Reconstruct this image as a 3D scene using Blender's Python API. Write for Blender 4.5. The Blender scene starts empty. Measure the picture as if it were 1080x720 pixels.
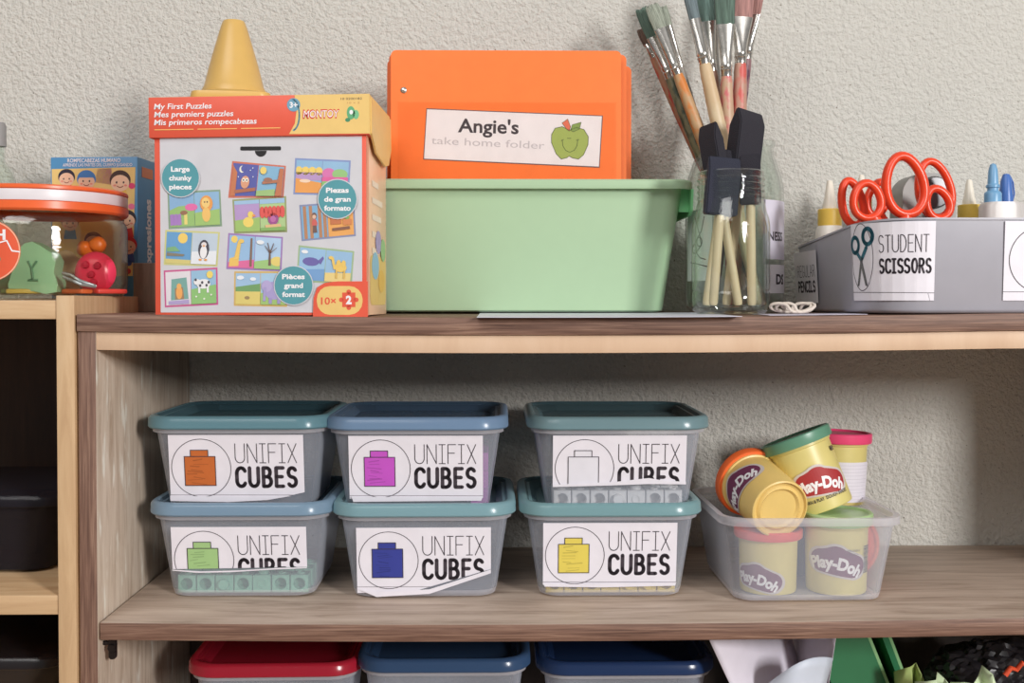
import bpy, bmesh, math, random
from mathutils import Vector, Matrix, Quaternion, Euler
from mathutils.geometry import tessellate_polygon
random.seed(7)
SC = bpy.context.scene
COL = SC.collection
PI = math.pi
# ------------------------------------------------------------------ camera
F = 1155.0
PITCH = math.radians(1.0); YAW = math.radians(0.8)
CAM = Vector((0, -1.05, 0.812)); SHIFT = -21.0/1080
cd = bpy.data.cameras.new('camera'); cam = bpy.data.objects.new('camera', cd); COL.objects.link(cam)
cd.sensor_fit = 'HORIZONTAL'; cd.sensor_width = 36; cd.lens = F/1080*36; cd.shift_y = SHIFT; cd.clip_start = .05
cam.location = CAM; cam.rotation_euler = (PI/2-PITCH, 0, -YAW)
SC.camera = cam
RM = cam.rotation_euler.to_matrix()
def at(px, py, Y):
    d = RM @ Vector(((px-540)/F, (360+SHIFT*1080-py)/F, -1))
    return CAM + d*((Y-CAM.y)/d.y)
def PX(px, Y): return at(px, 330, Y).x
def PZ(py, Y, px=540): return at(px, py, Y).z
# ------------------------------------------------------------------ materials
def lin(c):
    c = [v/255 for v in c]
    return tuple((v/12.92 if v <= .04045 else ((v+.055)/1.055)**2.4) for v in c)+(1,)
MATS = {}
def base(name):
    m = bpy.data.materials.new(name); m.use_nodes = True
    nt = m.node_tree; b = nt.nodes['Principled BSDF']
    return m, nt, b
def mat(name, c, rough=.5, metal=0, var=.025, vs=60, coat=0, bump=0, bs=300, stretch=(1,1,1), sss=0):
    if name in MATS: return MATS[name]
    m, nt, b = base(name); N = nt.nodes; L = nt.links
    tc = N.new('ShaderNodeTexCoord'); mp = N.new('ShaderNodeMapping'); mp.inputs['Scale'].default_value = stretch
    L.new(tc.outputs['Object'], mp.inputs[0])
    nz = N.new('ShaderNodeTexNoise'); nz.inputs['Scale'].default_value = vs; nz.inputs['Detail'].default_value = 4
    L.new(mp.outputs[0], nz.inputs['Vector'])
    rp = N.new('ShaderNodeValToRGB'); lc = lin(c)
    rp.color_ramp.elements[0].position = .3; rp.color_ramp.elements[1].position = .7
    rp.color_ramp.elements[0].color = tuple(v*(1-var) for v in lc[:3])+(1,)
    rp.color_ramp.elements[1].color = tuple(min(1, v*(1+var)) for v in lc[:3])+(1,)
    L.new(nz.outputs['Fac'], rp.inputs[0]); L.new(rp.outputs[0], b.inputs['Base Color'])
    b.inputs['Roughness'].default_value = rough; b.inputs['Metallic'].default_value = metal
    b.inputs['Coat Weight'].default_value = coat; b.inputs['Coat Roughness'].default_value = .1
    if sss: b.inputs['Subsurface Weight'].default_value = sss; b.inputs['Subsurface Radius'].default_value = (.01,.01,.01)
    if bump:
        n2 = N.new('ShaderNodeTexNoise'); n2.inputs['Scale'].default_value = bs; n2.inputs['Detail'].default_value = 3
        L.new(mp.outputs[0], n2.inputs['Vector'])
        bp = N.new('ShaderNodeBump'); bp.inputs['Strength'].default_value = bump; bp.inputs['Distance'].default_value = .002
        L.new(n2.outputs['Fac'], bp.inputs['Height']); L.new(bp.outputs[0], b.inputs['Normal'])
    MATS[name] = m; return m
def wood(name, cols, stretch, scale=1, rough=.55, bump=.25, marks=None):
    m, nt, b = base(name); N = nt.nodes; L = nt.links
    tc = N.new('ShaderNodeTexCoord'); mp = N.new('ShaderNodeMapping'); mp.inputs['Scale'].default_value = stretch
    L.new(tc.outputs['Object'], mp.inputs[0])
    n1 = N.new('ShaderNodeTexNoise'); n1.inputs['Scale'].default_value = scale; n1.inputs['Detail'].default_value = 8
    n1.inputs['Roughness'].default_value = .65; n1.inputs['Distortion'].default_value = .6
    L.new(mp.outputs[0], n1.inputs['Vector'])
    rp = N.new('ShaderNodeValToRGB'); cr = rp.color_ramp
    n = len(cols)
    while len(cr.elements) < n: cr.elements.new(.5)
    for i, c in enumerate(cols):
        cr.elements[i].position = .3+.42*i/(n-1); cr.elements[i].color = lin(c)
    L.new(n1.outputs['Fac'], rp.inputs[0])
    out = rp.outputs[0]
    if marks:
        n3 = N.new('ShaderNodeTexNoise'); n3.inputs['Scale'].default_value = marks[1]; n3.inputs['Detail'].default_value = 6
        mp3 = N.new('ShaderNodeMapping'); mp3.inputs['Scale'].default_value = marks[2]
        L.new(tc.outputs['Object'], mp3.inputs[0]); L.new(mp3.outputs[0], n3.inputs['Vector'])
        r3 = N.new('ShaderNodeValToRGB'); th_ = marks[3] if len(marks) > 3 else .60; r3.color_ramp.elements[0].position = th_; r3.color_ramp.elements[1].position = th_+.10
        L.new(n3.outputs['Fac'], r3.inputs[0])
        mx = N.new('ShaderNodeMixRGB'); mx.inputs[2].default_value = lin(marks[0])
        L.new(r3.outputs[0], mx.inputs[0]); L.new(out, mx.inputs[1]); out = mx.outputs[0]
    L.new(out, b.inputs['Base Color'])
    b.inputs['Roughness'].default_value = rough
    bp = N.new('ShaderNodeBump'); bp.inputs['Strength'].default_value = bump; bp.inputs['Distance'].default_value = .001
    L.new(n1.outputs['Fac'], bp.inputs['Height']); L.new(bp.outputs[0], b.inputs['Normal'])
    return m
def facing(N, L, fac, k):                    # reflection grows towards grazing angles, the same from both sides
    lw = N.new('ShaderNodeLayerWeight'); lw.inputs[0].default_value = .5
    pw = N.new('ShaderNodeMath'); pw.operation = 'POWER'; pw.inputs[1].default_value = 3.2; L.new(lw.outputs['Facing'], pw.inputs[0])
    ad = N.new('ShaderNodeMath'); ad.operation = 'MULTIPLY_ADD'; ad.use_clamp = True; ad.inputs[1].default_value = k; ad.inputs[2].default_value = fac
    L.new(pw.outputs[0], ad.inputs[0]); return ad
def clear(name, c, fac, rough=.25, tint=(255,255,255), spec=.5):
    if name in MATS: return MATS[name]
    m, nt, b = base(name); N = nt.nodes; L = nt.links
    nz = N.new('ShaderNodeTexNoise'); nz.inputs['Scale'].default_value = 25
    rp = N.new('ShaderNodeValToRGB'); lc = lin(c)
    rp.color_ramp.elements[0].color = tuple(v*.93 for v in lc[:3])+(1,); rp.color_ramp.elements[1].color = lc
    L.new(nz.outputs['Fac'], rp.inputs[0]); L.new(rp.outputs[0], b.inputs['Base Color'])
    b.inputs['Roughness'].default_value = rough; b.inputs['Specular IOR Level'].default_value = spec
    tr = N.new('ShaderNodeBsdfTransparent'); tr.inputs[0].default_value = lin(tint)
    ad = facing(N, L, fac, .55)
    mx = N.new('ShaderNodeMixShader'); L.new(ad.outputs[0], mx.inputs[0]); L.new(tr.outputs[0], mx.inputs[1]); L.new(b.outputs[0], mx.inputs[2])
    L.new(mx.outputs[0], N['Material Output'].inputs['Surface'])
    MATS[name] = m; return m
def glass(name, tint=(246,250,248), fac=.03, ior=1.45, rough=.03):
    if name in MATS: return MATS[name]
    m, nt, b = base(name); N = nt.nodes; L = nt.links
    gl = N.new('ShaderNodeBsdfGlossy'); gl.inputs['Roughness'].default_value = rough
    tr = N.new('ShaderNodeBsdfTransparent'); tr.inputs[0].default_value = lin(tint)
    ad = facing(N, L, fac, .95)
    nz = N.new('ShaderNodeTexNoise'); nz.inputs['Scale'].default_value = 30
    bp = N.new('ShaderNodeBump'); bp.inputs['Strength'].default_value = .12; bp.inputs['Distance'].default_value = .002
    L.new(nz.outputs['Fac'], bp.inputs['Height']); L.new(bp.outputs[0], gl.inputs['Normal'])
    mx = N.new('ShaderNodeMixShader'); L.new(ad.outputs[0], mx.inputs[0]); L.new(tr.outputs[0], mx.inputs[1]); L.new(gl.outputs[0], mx.inputs[2])
    L.new(mx.outputs[0], N['Material Output'].inputs['Surface'])
    MATS[name] = m; return m
def flat(name, c, rough=.6): return mat(name, c, rough, var=.03)
def C(c, rough=.55):                         # printed / plain colour by value
    return mat('ink_%d_%d_%d' % tuple(c), c, rough, var=.03)
# ------------------------------------------------------------------ mesh helpers
def rr(w, d, r, n=6, cx=0, cy=0):
    pts = []
    for (sx, sy, a0) in ((1,1,0), (-1,1,90), (-1,-1,180), (1,-1,270)):
        for i in range(n+1):
            a = math.radians(a0+90*i/n)
            pts.append((cx+sx*(w/2-r)+r*math.cos(a), cy+sy*(d/2-r)+r*math.sin(a)))
    return pts
def arc(cx, cy, rx, ry, a0, a1, n=12):
    return [(cx+rx*math.cos(math.radians(a0+(a1-a0)*i/n)), cy+ry*math.sin(math.radians(a0+(a1-a0)*i/n))) for i in range(n+1)]
class MB:
    def __init__(s): s.bm = bmesh.new(); s.mats = []
    def mi(s, m):
        if m not in s.mats: s.mats.append(m)
        return s.mats.index(m)
    def faces_mat(s, fs, m):
        if m is not None:
            k = s.mi(m)
            for f in fs: f.material_index = k
    def box(s, x0, x1, y0, y1, z0, z1, bev=.001, m=None, segs=2, div=0, mtx=None):
        b = bmesh.new(); bmesh.ops.create_cube(b, size=1)
        for v in b.verts: v.co = Vector((x0+(v.co.x+.5)*(x1-x0), y0+(v.co.y+.5)*(y1-y0), z0+(v.co.z+.5)*(z1-z0)))
        if div:
            for i in range(1, div):
                x = x0+(x1-x0)*i/div
                bmesh.ops.bisect_plane(b, geom=b.verts[:]+b.edges[:]+b.faces[:], plane_co=(x,0,0), plane_no=(1,0,0))
        if bev: bmesh.ops.bevel(b, geom=[e for e in b.edges if e.calc_face_angle(0) > .5], offset=bev, segments=segs, affect='EDGES', profile=.5)
        if mtx: bmesh.ops.transform(b, matrix=mtx, verts=b.verts)
        s.merge(b, m); return s
    def merge(s, b, m=None):
        k = s.mi(m) if m is not None else None
        mp = {v: s.bm.verts.new(v.co) for v in b.verts}
        for f in b.faces:
            try: nf = s.bm.faces.new([mp[v] for v in f.verts])
            except ValueError: continue
            nf.material_index = k if k is not None else f.material_index
        b.free()
    def loft(s, loops, cap0=True, cap1=True, m=None, closed=True):
        vs = [[s.bm.verts.new(p) for p in l] for l in loops]; fs = []
        n = len(loops[0])
        for a, b in zip(vs, vs[1:]):
            for i in range(n if closed else n-1):
                j = (i+1) % n
                fs.append(s.bm.faces.new((a[i], a[j], b[j], b[i])))
        if cap0: fs.append(s.bm.faces.new(list(reversed(vs[0]))))
        if cap1: fs.append(s.bm.faces.new(vs[-1]))
        s.faces_mat(fs, m); return s
    def lathe(s, prof, n=40, m=None, cx=0, cy=0, mtx=None):
        loops = []
        for (r, z) in prof:
            loops.append([(cx+max(r,1e-5)*math.cos(2*PI*i/n), cy+max(r,1e-5)*math.sin(2*PI*i/n), z) for i in range(n)])
        if mtx: loops = [[mtx @ Vector(p) for p in l] for l in loops]
        return s.loft(loops, m=m)
    def tube(s, path, r, n=10, closed=False, m=None, rz=None):
        path = [Vector(p) for p in path]; k = len(path); loops = []; up = None
        for i, p in enumerate(path):
            if closed: t = path[(i+1) % k]-path[i-1]
            else: t = path[min(i+1, k-1)]-path[max(i-1, 0)]
            t.normalize()
            if up is None:
                up = Vector((0,1,0)) if abs(t.y) < .9 else Vector((1,0,0))
            up = (up-t*up.dot(t)).normalized(); sd = t.cross(up)
            ri = r[i] if isinstance(r, (list, tuple)) else r
            rb = ri*(rz if rz else 1)
            loops.append([p+up*rb*math.cos(2*PI*j/n)+sd*ri*math.sin(2*PI*j/n) for j in range(n)])
        if closed:
            vs = [[s.bm.verts.new(p) for p in l] for l in loops]; fs = []
            for a in range(k):
                b = (a+1) % k
                for i in range(n):
                    j = (i+1) % n; fs.append(s.bm.faces.new((vs[a][i], vs[a][j], vs[b][j], vs[b][i])))
            s.faces_mat(fs, m); return s
        return s.loft(loops, m=m)
    def prism(s, pts, y0, y1, m=None, bev=0, axis='y'):
        b = bmesh.new()
        def P(p, h): return (p[0], h, p[1]) if axis == 'y' else (p[0], p[1], h)
        A = [b.verts.new(P(p, y0)) for p in pts]; B = [b.verts.new(P(p, y1)) for p in pts]
        b.faces.new(A); b.faces.new(list(reversed(B)))
        for i in range(len(pts)):
            j = (i+1) % len(pts); b.faces.new((A[j], A[i], B[i], B[j]))
        if bev: bmesh.ops.bevel(b, geom=[e for e in b.edges if e.calc_face_angle(0) > .6], offset=bev, segments=2, affect='EDGES')
        s.merge(b, m); return s
    def build(s, name, m=None, parent=None, smooth=40, world=False, recalc=True, loc=None, rot=None):
        if recalc: bmesh.ops.recalc_face_normals(s.bm, faces=s.bm.faces[:])
        me = bpy.data.meshes.new(name)
        if world and parent:
            for v in s.bm.verts: v.co -= parent.location
        if parent is None and world and loc is not None:
            for v in s.bm.verts: v.co -= Vector(loc)
        s.bm.to_mesh(me); s.bm.free()
        if smooth:
            for p in me.polygons: p.use_smooth = True
            me.set_sharp_from_angle(angle=math.radians(smooth))
        if s.mats:
            for q in s.mats: me.materials.append(q)
        elif m: me.materials.append(m)
        o = bpy.data.objects.new(name, me); COL.objects.link(o)
        if parent: o.parent = parent
        if loc is not None: o.location = loc
        if rot is not None: o.rotation_euler = rot
        return o
def tag(o, label, cat, group=None):
    o['label'] = label; o['category'] = cat
    if group: o['group'] = group
    return o
def thing(name, label, cat, loc=(0,0,0), rot=None, group=None):
    o = bpy.data.objects.new(name, None); COL.objects.link(o); o.empty_display_size = .02
    o.location = loc
    if rot is not None:
        if isinstance(rot, Quaternion): o.rotation_mode = 'QUATERNION'; o.rotation_quaternion = rot
        else: o.rotation_euler = rot
    return tag(o, label, cat, group)
def struct(o): o['kind'] = 'structure'; return o
def dup(root, label, loc, rot=None, group=None):
    r = root.copy(); COL.objects.link(r); r.location = loc; r['label'] = label
    if rot is not None: r.rotation_euler = rot
    if group: r['group'] = group
    for ch in list(root.children):
        c = ch.copy(); COL.objects.link(c); c.parent = r
        for g in list(ch.children):
            d = g.copy(); COL.objects.link(d); d.parent = c
    return r
# ------------------------------------------------------------------ flat printing: layers of shapes mapped on a surface
GL = {
'U': (.56, [[(0,1)]+arc(.28,.28,.28,.28,180,360)+[(.56,1)]]),
'N': (.55, [[(0,0),(0,1),(.55,0),(.55,1)]]),
'I': (.36, [[(.18,0),(.18,1)],[(0,1),(.36,1)],[(0,0),(.36,0)]]),
'i': (.02, [[(.01,0),(.01,1)]]),
'F': (.45, [[(0,0),(0,1),(.45,1)],[(0,.55),(.38,.55)]]),
'X': (.5, [[(0,0),(.5,1)],[(0,1),(.5,0)]]),
'C': (.5, [arc(.28,.7,.28,.3,25,180)+arc(.28,.3,.28,.3,180,335)]),
'B': (.5, [[(0,0),(0,1)]+arc(.22,.76,.22,.24,90,-90)+[(0,.52)],[(.2,.52)]+arc(.24,.26,.26,.26,90,-90)+[(0,0)]]),
'E': (.45, [[(.45,1),(0,1),(0,0),(.45,0)],[(0,.52),(.38,.52)]]),
'S': (.5, [arc(.25,.75,.24,.25,30,270)+arc(.25,.25,.25,.25,90,-150)]),
'T': (.5, [[(0,1),(.5,1)],[(.25,1),(.25,0)]]),
'D': (.52, [[(0,0),(0,1),(.14,1)]+arc(.14,.5,.38,.5,90,-90)+[(0,0)]]),
'O': (.56, [arc(.28,.5,.28,.5,0,360,24)]),
'R': (.5, [[(0,0),(0,1),(.2,1)]+arc(.22,.75,.25,.25,90,-90)+[(0,.5)],[(.22,.5),(.5,0)]]),
'G': (.54, [arc(.28,.65,.28,.35,30,180)+arc(.28,.32,.28,.32,180,360)+[(.56,.42),(.3,.42)]]),
'L': (.42, [[(0,1),(0,0),(.42,0)]]),
'A': (.56, [[(0,0),(.28,1),(.56,0)],[(.1,.35),(.46,.35)]]),
'P': (.48, [[(0,0),(0,1),(.2,1)]+arc(.2,.73,.27,.27,90,-90)+[(0,.46)]]),
}
class Decal:
    EPS = .00012
    def __init__(s): s.it = []; s.L = 0
    def poly(s, pts, m):
        tri = tessellate_polygon([[Vector((p[0], p[1], 0)) for p in pts]])
        s.it.append(([tuple(p) for p in pts], [tuple(t) for t in tri], m, s.L)); return s
    def rect(s, x0, y0, x1, y1, m, r=0):
        if r: return s.poly(rr(x1-x0, y1-y0, r, 4, (x0+x1)/2, (y0+y1)/2), m)
        return s.poly([(x0,y0),(x1,y0),(x1,y1),(x0,y1)], m)
    def ell(s, cx, cy, rx, ry, m, n=28, rot=0):
        c, q = math.cos(rot), math.sin(rot)
        return s.poly([(cx+x*c-y*q, cy+x*q+y*c) for x, y in arc(0,0,rx,ry,0,360*(n-1)/n,n-1)], m)
    def ring(s, cx, cy, rx, ry, w, m, n=48, a0=0, a1=360): return s.stroke(arc(cx,cy,rx,ry,a0,a1,n), w, m)
    def stroke(s, pts, w, m):
        V = []; T = []
        for i, (a, b) in enumerate(zip(pts, pts[1:])):
            dx, dy = b[0]-a[0], b[1]-a[1]; l = math.hypot(dx, dy)
            if l < 1e-9: continue
            nx, ny = -dy/l*w/2, dx/l*w/2; k = len(V)
            V += [(a[0]+nx,a[1]+ny),(a[0]-nx,a[1]-ny),(b[0]-nx,b[1]-ny),(b[0]+nx,b[1]+ny)]; T += [(k,k+1,k+2),(k,k+2,k+3)]
        for p in pts:
            k = len(V); V += [(p[0]+w/2*math.cos(PI/4*j), p[1]+w/2*math.sin(PI/4*j)) for j in range(8)]
            T += [(k, k+j, k+j+1) for j in range(1, 7)]
        s.it.append((V, T, m, s.L)); return s
    def stext(s, t, x, y, w, h, wt, m, sp=.16):
        tot = sum(GL[c][0] if c != ' ' else .4 for c in t)+sp*(len(t)-1); k = (w-wt)/tot; cx = x+wt/2
        for c in t:
            if c == ' ': cx += (.4+sp)*k; continue
            gw, ss = GL[c]
            for q in ss: s.stroke([(cx+a*k, y+wt/2+b*(h-wt)) for a, b in q], wt, m)
            cx += (gw+sp)*k
        return s
    def text(s, t, cx, cy, h, m, w=None, bold=0, ang=0, arcr=0, shear=0):
        cu = bpy.data.curves.new('t', 'FONT'); cu.body = t; cu.size = 1; cu.offset = bold; cu.resolution_u = 3; cu.shear = shear
        o = bpy.data.objects.new('t', cu); me = o.to_mesh()
        V = [(v.co.x, v.co.y) for v in me.vertices]; T = [tuple(p.vertices) for p in me.polygons]
        o.to_mesh_clear(); bpy.data.objects.remove(o); bpy.data.curves.remove(cu)
        if not V: return s
        x0 = min(v[0] for v in V); x1 = max(v[0] for v in V)
        ky = h/.72; kx = (w/(x1-x0)) if w else ky; mid = (x0+x1)/2
        c, q = math.cos(ang), math.sin(ang); W = []
        for x, y in V:
            X = (x-mid)*kx; Y = y*ky-h/2
            if arcr:
                a = X/arcr; X, Y = (arcr+Y)*math.sin(a), (arcr+Y)*math.cos(a)-arcr
            W.append((cx+X*c-Y*q, cy+X*q+Y*c))
        s.it.append((W, T, m, s.L)); return s
    def build(s, name, fmap, parent=None, su=None, cuts=(), world=False):
        out = MB()
        for V, T, m, Ly in s.it:
            b = bmesh.new(); vs = [b.verts.new((x, y, 0)) for x, y in V]
            for t in T:
                try: b.faces.new([vs[i] for i in t])
                except ValueError: pass
            for co, no in cuts:
                bmesh.ops.bisect_plane(b, geom=b.verts[:]+b.edges[:]+b.faces[:], plane_co=(co[0],co[1],0), plane_no=(no[0],no[1],0), clear_outer=True)
            if su:
                xs = [v.co.x for v in b.verts]
                if xs:
                    k = math.floor(min(xs)/su)+1
                    while k*su < max(xs):
                        bmesh.ops.bisect_plane(b, geom=b.verts[:]+b.edges[:]+b.faces[:], plane_co=(k*su,0,0), plane_no=(1,0,0)); k += 1
            for v in b.verts: v.co = Vector(fmap(v.co.x, v.co.y, Ly*s.EPS))
            out.merge(b, m)
        return out.build(name, parent=parent, smooth=0, world=world, recalc=False)
def cyl_map(R, z0, a0, rt=None, h=1):
    # u along the circumference, v along the height; a0 = angle of u=0 (facing -y at -90 deg)
    def f(u, v, k):
        r = (R if rt is None else R+(rt-R)*(z0+v)/h)+.0003+k; a = a0+u/R
        return (r*math.cos(a), r*math.sin(a), z0+v)
    return f
def plane_map(o, ux, uy, n):
    o, ux, uy, n = Vector(o), Vector(ux), Vector(uy), Vector(n)
    return lambda u, v, k: o+ux*u+uy*v+n*(.0003+k)
INK = flat('ink_dark', (62,54,62)); PAPER = flat('paper_white', (232,228,236), .45)
# ------------------------------------------------------------------ room
WALL_Y = .325
def wall_mat():
    m, nt, b = base('stucco_wall'); N = nt.nodes; L = nt.links
    tc = N.new('ShaderNodeTexCoord')
    def noise(sc, det=3, rough=.5, st=(1,1,1)):
        mp = N.new('ShaderNodeMapping'); mp.inputs['Scale'].default_value = st
        L.new(tc.outputs['Object'], mp.inputs[0])
        n = N.new('ShaderNodeTexNoise'); n.inputs['Scale'].default_value = sc; n.inputs['Detail'].default_value = det; n.inputs['Roughness'].default_value = rough
        L.new(mp.outputs[0], n.inputs['Vector']); return n
    big = noise(175, 4, .62); fine = noise(330, 3, .6, (1,1,.8)); patch = noise(6, 2)
    vo = N.new('ShaderNodeTexVoronoi'); vo.inputs['Scale'].default_value = 95; L.new(tc.outputs['Object'], vo.inputs['Vector'])
    r1 = N.new('ShaderNodeMapRange'); r1.inputs[1].default_value = .35; r1.inputs[2].default_value = .7; L.new(big.outputs['Fac'], r1.inputs[0])
    a = N.new('ShaderNodeMath'); a.operation = 'MULTIPLY_ADD'; a.inputs[1].default_value = .35
    L.new(fine.outputs['Fac'], a.inputs[0]); L.new(r1.outputs[0], a.inputs[2])
    a2 = N.new('ShaderNodeMath'); a2.operation = 'MULTIPLY_ADD'; a2.inputs[1].default_value = -.45
    L.new(vo.outputs['Distance'], a2.inputs[0]); L.new(a.outputs[0], a2.inputs[2])
    bp = N.new('ShaderNodeBump'); bp.inputs['Strength'].default_value = .8; bp.inputs['Distance'].default_value = .003
    L.new(a2.outputs[0], bp.inputs['Height']); L.new(bp.outputs[0], b.inputs['Normal'])
    rp = N.new('ShaderNodeValToRGB'); rp.color_ramp.elements[0].color = lin((214,211,203)); rp.color_ramp.elements[1].color = lin((222,219,211))
    L.new(patch.outputs['Fac'], rp.inputs[0])
    # small dark pits in the plaster
    pit = noise(240, 2, .4); rq = N.new('ShaderNodeMapRange'); rq.inputs[1].default_value = .70; rq.inputs[2].default_value = .76
    L.new(pit.outputs['Fac'], rq.inputs[0])
    mx = N.new('ShaderNodeMixRGB'); mx.inputs[2].default_value = lin((140,130,116)); L.new(rq.outputs[0], mx.inputs[0]); L.new(rp.outputs[0], mx.inputs[1])
    L.new(mx.outputs[0], b.inputs['Base Color'])
    b.inputs['Roughness'].default_value = .75; b.inputs['Specular IOR Level'].default_value = .25
    return m
w = MB().box(-1.6, 2.0, WALL_Y, WALL_Y+.1, 0, 2.4, bev=0); struct(w.build('wall_back', wall_mat(), smooth=0))
f = MB().box(-1.6, 2.0, -2.2, WALL_Y+.1, -.05, 0, bev=0)
struct(f.build('floor', wood('floor_boards', [(120,92,66),(150,118,86),(168,136,100)], (3,30,3), 2.2), smooth=0))
# ------------------------------------------------------------------ brown shelf unit
BROWN = [(78,52,42),(124,92,77),(160,128,108)]
M_BH = wood('brown_wood_along', BROWN, (9,120,330), 1.2, bump=.3)
M_BV = wood('brown_wood_upright', BROWN, (330,120,9), 1.2, bump=.3)
M_TOP = wood('washed_wood_along', [(152,132,116),(186,166,150),(204,186,170)], (5,45,60), 1.5)
M_WASH = wood('washed_wood_upright', [(172,150,130),(204,186,168),(216,202,186)], (60,60,6), 1.5, marks=((226,220,208), 9, (10,10,2.2)))
M_RAIL = wood('beige_edge', [(206,172,142),(214,182,152),(220,190,162)], (14,14,3), 1.5, bump=.05)
M_DKW0 = wood('shaded_brown_back', [(40,28,24),(52,38,31),(62,46,38)], (40,40,4), 1.5)  # brown kept dark, with the compartment's shade in it
ZT = (at(82,330,0).z+at(1080,331,0).z)/2          # top face of the top board
ZB = ZT-.0165; ZR = ZB-.0175
ZS = (at(103,655,0).z+at(1080,652,0).z)/2          # top face of the middle shelf
XL0 = PX(82,0); XL1 = PX(100.8,0); XR1 = .735; XR0 = XR1+.018
def sag(x, y=.1): return .0042*max(0, 1-((x-.03)/.46)**2)*(1-.85*max(0,y)/.318)   # the boards have sunk a little along the front
def top_z(x, y=.1): return ZT-sag(x, y)
def shelf_z(x, y=.1): return ZS-sag(x, y)
def sagged(mb):
    for v in mb.bm.verts: v.co.z -= sag(v.co.x, v.co.y)
    return mb
def front_mat(mb, mf, mo):
    bmesh.ops.recalc_face_normals(mb.bm, faces=mb.bm.faces[:])
    a, b = mb.mi(mo), mb.mi(mf)
    for f in mb.bm.faces: f.material_index = b if f.normal.y < -.6 else a
    return mb
DEPTH = .318
unit = thing('shelf_unit', 'brown wood-effect shelf unit with a beige rail, carrying the lidded boxes and craft supplies', 'shelf', ((XL0+XR0)/2, DEPTH/2, 0))
sagged(MB().box(XL0-.0005, XR0, -.002, DEPTH, ZB, ZT, bev=.0008, div=40)).build('top_board', M_BH, unit, world=True)
sagged(MB().box(XL1, XR1, .0015, .10, ZR, ZB, bev=.0006, div=40)).build('front_rail', M_RAIL, unit, world=True)['label'] = 'beige rail under the top board'
mb = MB().box(XL0, XL1, 0, DEPTH, 0, ZB-.0004, bev=.0006); front_mat(mb, M_BV, M_WASH).build('side_panel', None, unit, world=True)
mb = MB().box(XR1, XR0, 0, DEPTH, 0, ZB-.0004, bev=.0006); front_mat(mb, M_BV, M_WASH).build('side_panel', None, unit, world=True)
mb = sagged(MB().box(PX(103,0), XR1-.001, 0, DEPTH, ZS-.0168, ZS, bev=.001, div=40)); front_mat(mb, M_BH, M_TOP).build('shelf_board', None, unit, world=True)
ZL = at(540,710,.09).z-.100                        # third board, below the picture
mb = MB().box(XL1+.001, XR1-.001, 0, DEPTH-.006, ZL-.0168, ZL, bev=.001); front_mat(mb, M_BH, M_TOP).build('shelf_board', None, unit, world=True)
MB().box(XL1+.001, XR1-.001, DEPTH-.006, DEPTH, .04, ZS-.017, bev=0).build('back_panel', M_DKW0, unit, world=True)['label'] = 'added dark brown back deepening the shade of the lower compartment'  # panel added to darken the lower compartment
mb = MB().box(XL1+.001, XR1-.001, .02, DEPTH-.006, .04, .0568, bev=.001); front_mat(mb, M_BH, M_TOP).build('shelf_board', None, unit, world=True)
# screw bracket under the shelf on the left panel
M_DARK = mat('dark_metal', (58,52,52), .35, .8)
p = at(118, 683, .012); mb = MB()
mb.loft([[(x,p.y+y,z) for x,z in rr(.0074-i_,.0235-i_,.0034-i_/2,6,p.x,p.z)] for y,i_ in ((.0045,0),(.001,0),(0,.0012))])
mb.lathe([(.0001,-.003),(.0035,-.003),(.004,0),(.0035,.001)], 16, mtx=Matrix.Translation((p.x,p.y-.001,p.z))@Matrix.Rotation(PI/2,4,'X'))
mb.tube([(XL1,p.y+.003,p.z+.004),(p.x,p.y+.003,p.z+.004)], .0022, 10)
mb.build('shelf_bracket', M_DARK, unit, world=True)['label'] = 'small dark metal bracket under the shelf'
# ------------------------------------------------------------------ blond shelf unit to the left
BL = [(186,150,112),(204,170,130),(214,184,146)]
M_BLV = wood('blond_wood_upright', BL, (60,60,5), 1.3, bump=.06); M_BLH = wood('blond_wood_along', BL, (5,60,60), 1.3, bump=.06)
M_DKW = wood('shaded_dark_wood', [(46,30,26),(58,40,33),(70,48,40)], (40,40,4), 1.5)  # dark wood that also carries the dim interior in its colour
XP0 = PX(59.5,0); XP1 = PX(78.8,0); ZP = PZ(311.5,0,70); XQ = XP0-.62
ZBT = PZ(316.5,.0,30); ZB2 = PZ(336.5,0,30)
bl = thing('shelf_unit', 'blond pale wood shelf unit at the left edge, under the orange-lidded jar', 'shelf', ((XP1+XQ)/2, .16, 0))
MB().box(XP0, XP1, -.001, .31, 0, ZP, bev=.0008).build('side_panel', M_BLV, bl, world=True)
MB().box(XQ-.018, XQ, -.001, .31, 0, ZP, bev=.0008).build('side_panel', M_BLV, bl, world=True)
MB().box(XQ, XP0, .0012, .31, ZB2, ZBT, bev=.0008).build('top_board', M_BLH, bl, world=True)
za = PZ(628,0,30); zb = PZ(648.5,0,30)
MB().box(XQ, XP0, .0012, .305, zb, za, bev=.0008).build('shelf_board', M_BLH, bl, world=True)
MB().box(XQ, XP0, .0012, .305, .05, .068, bev=.0008).build('shelf_board', M_BLH, bl, world=True)
MB().box(XQ, XP0, .302, .309, .02, ZBT-.001, bev=0).build('back_panel', M_DKW, bl, world=True)['label'] = 'back panel, its dark brown holding the shade of the interior'
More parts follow.
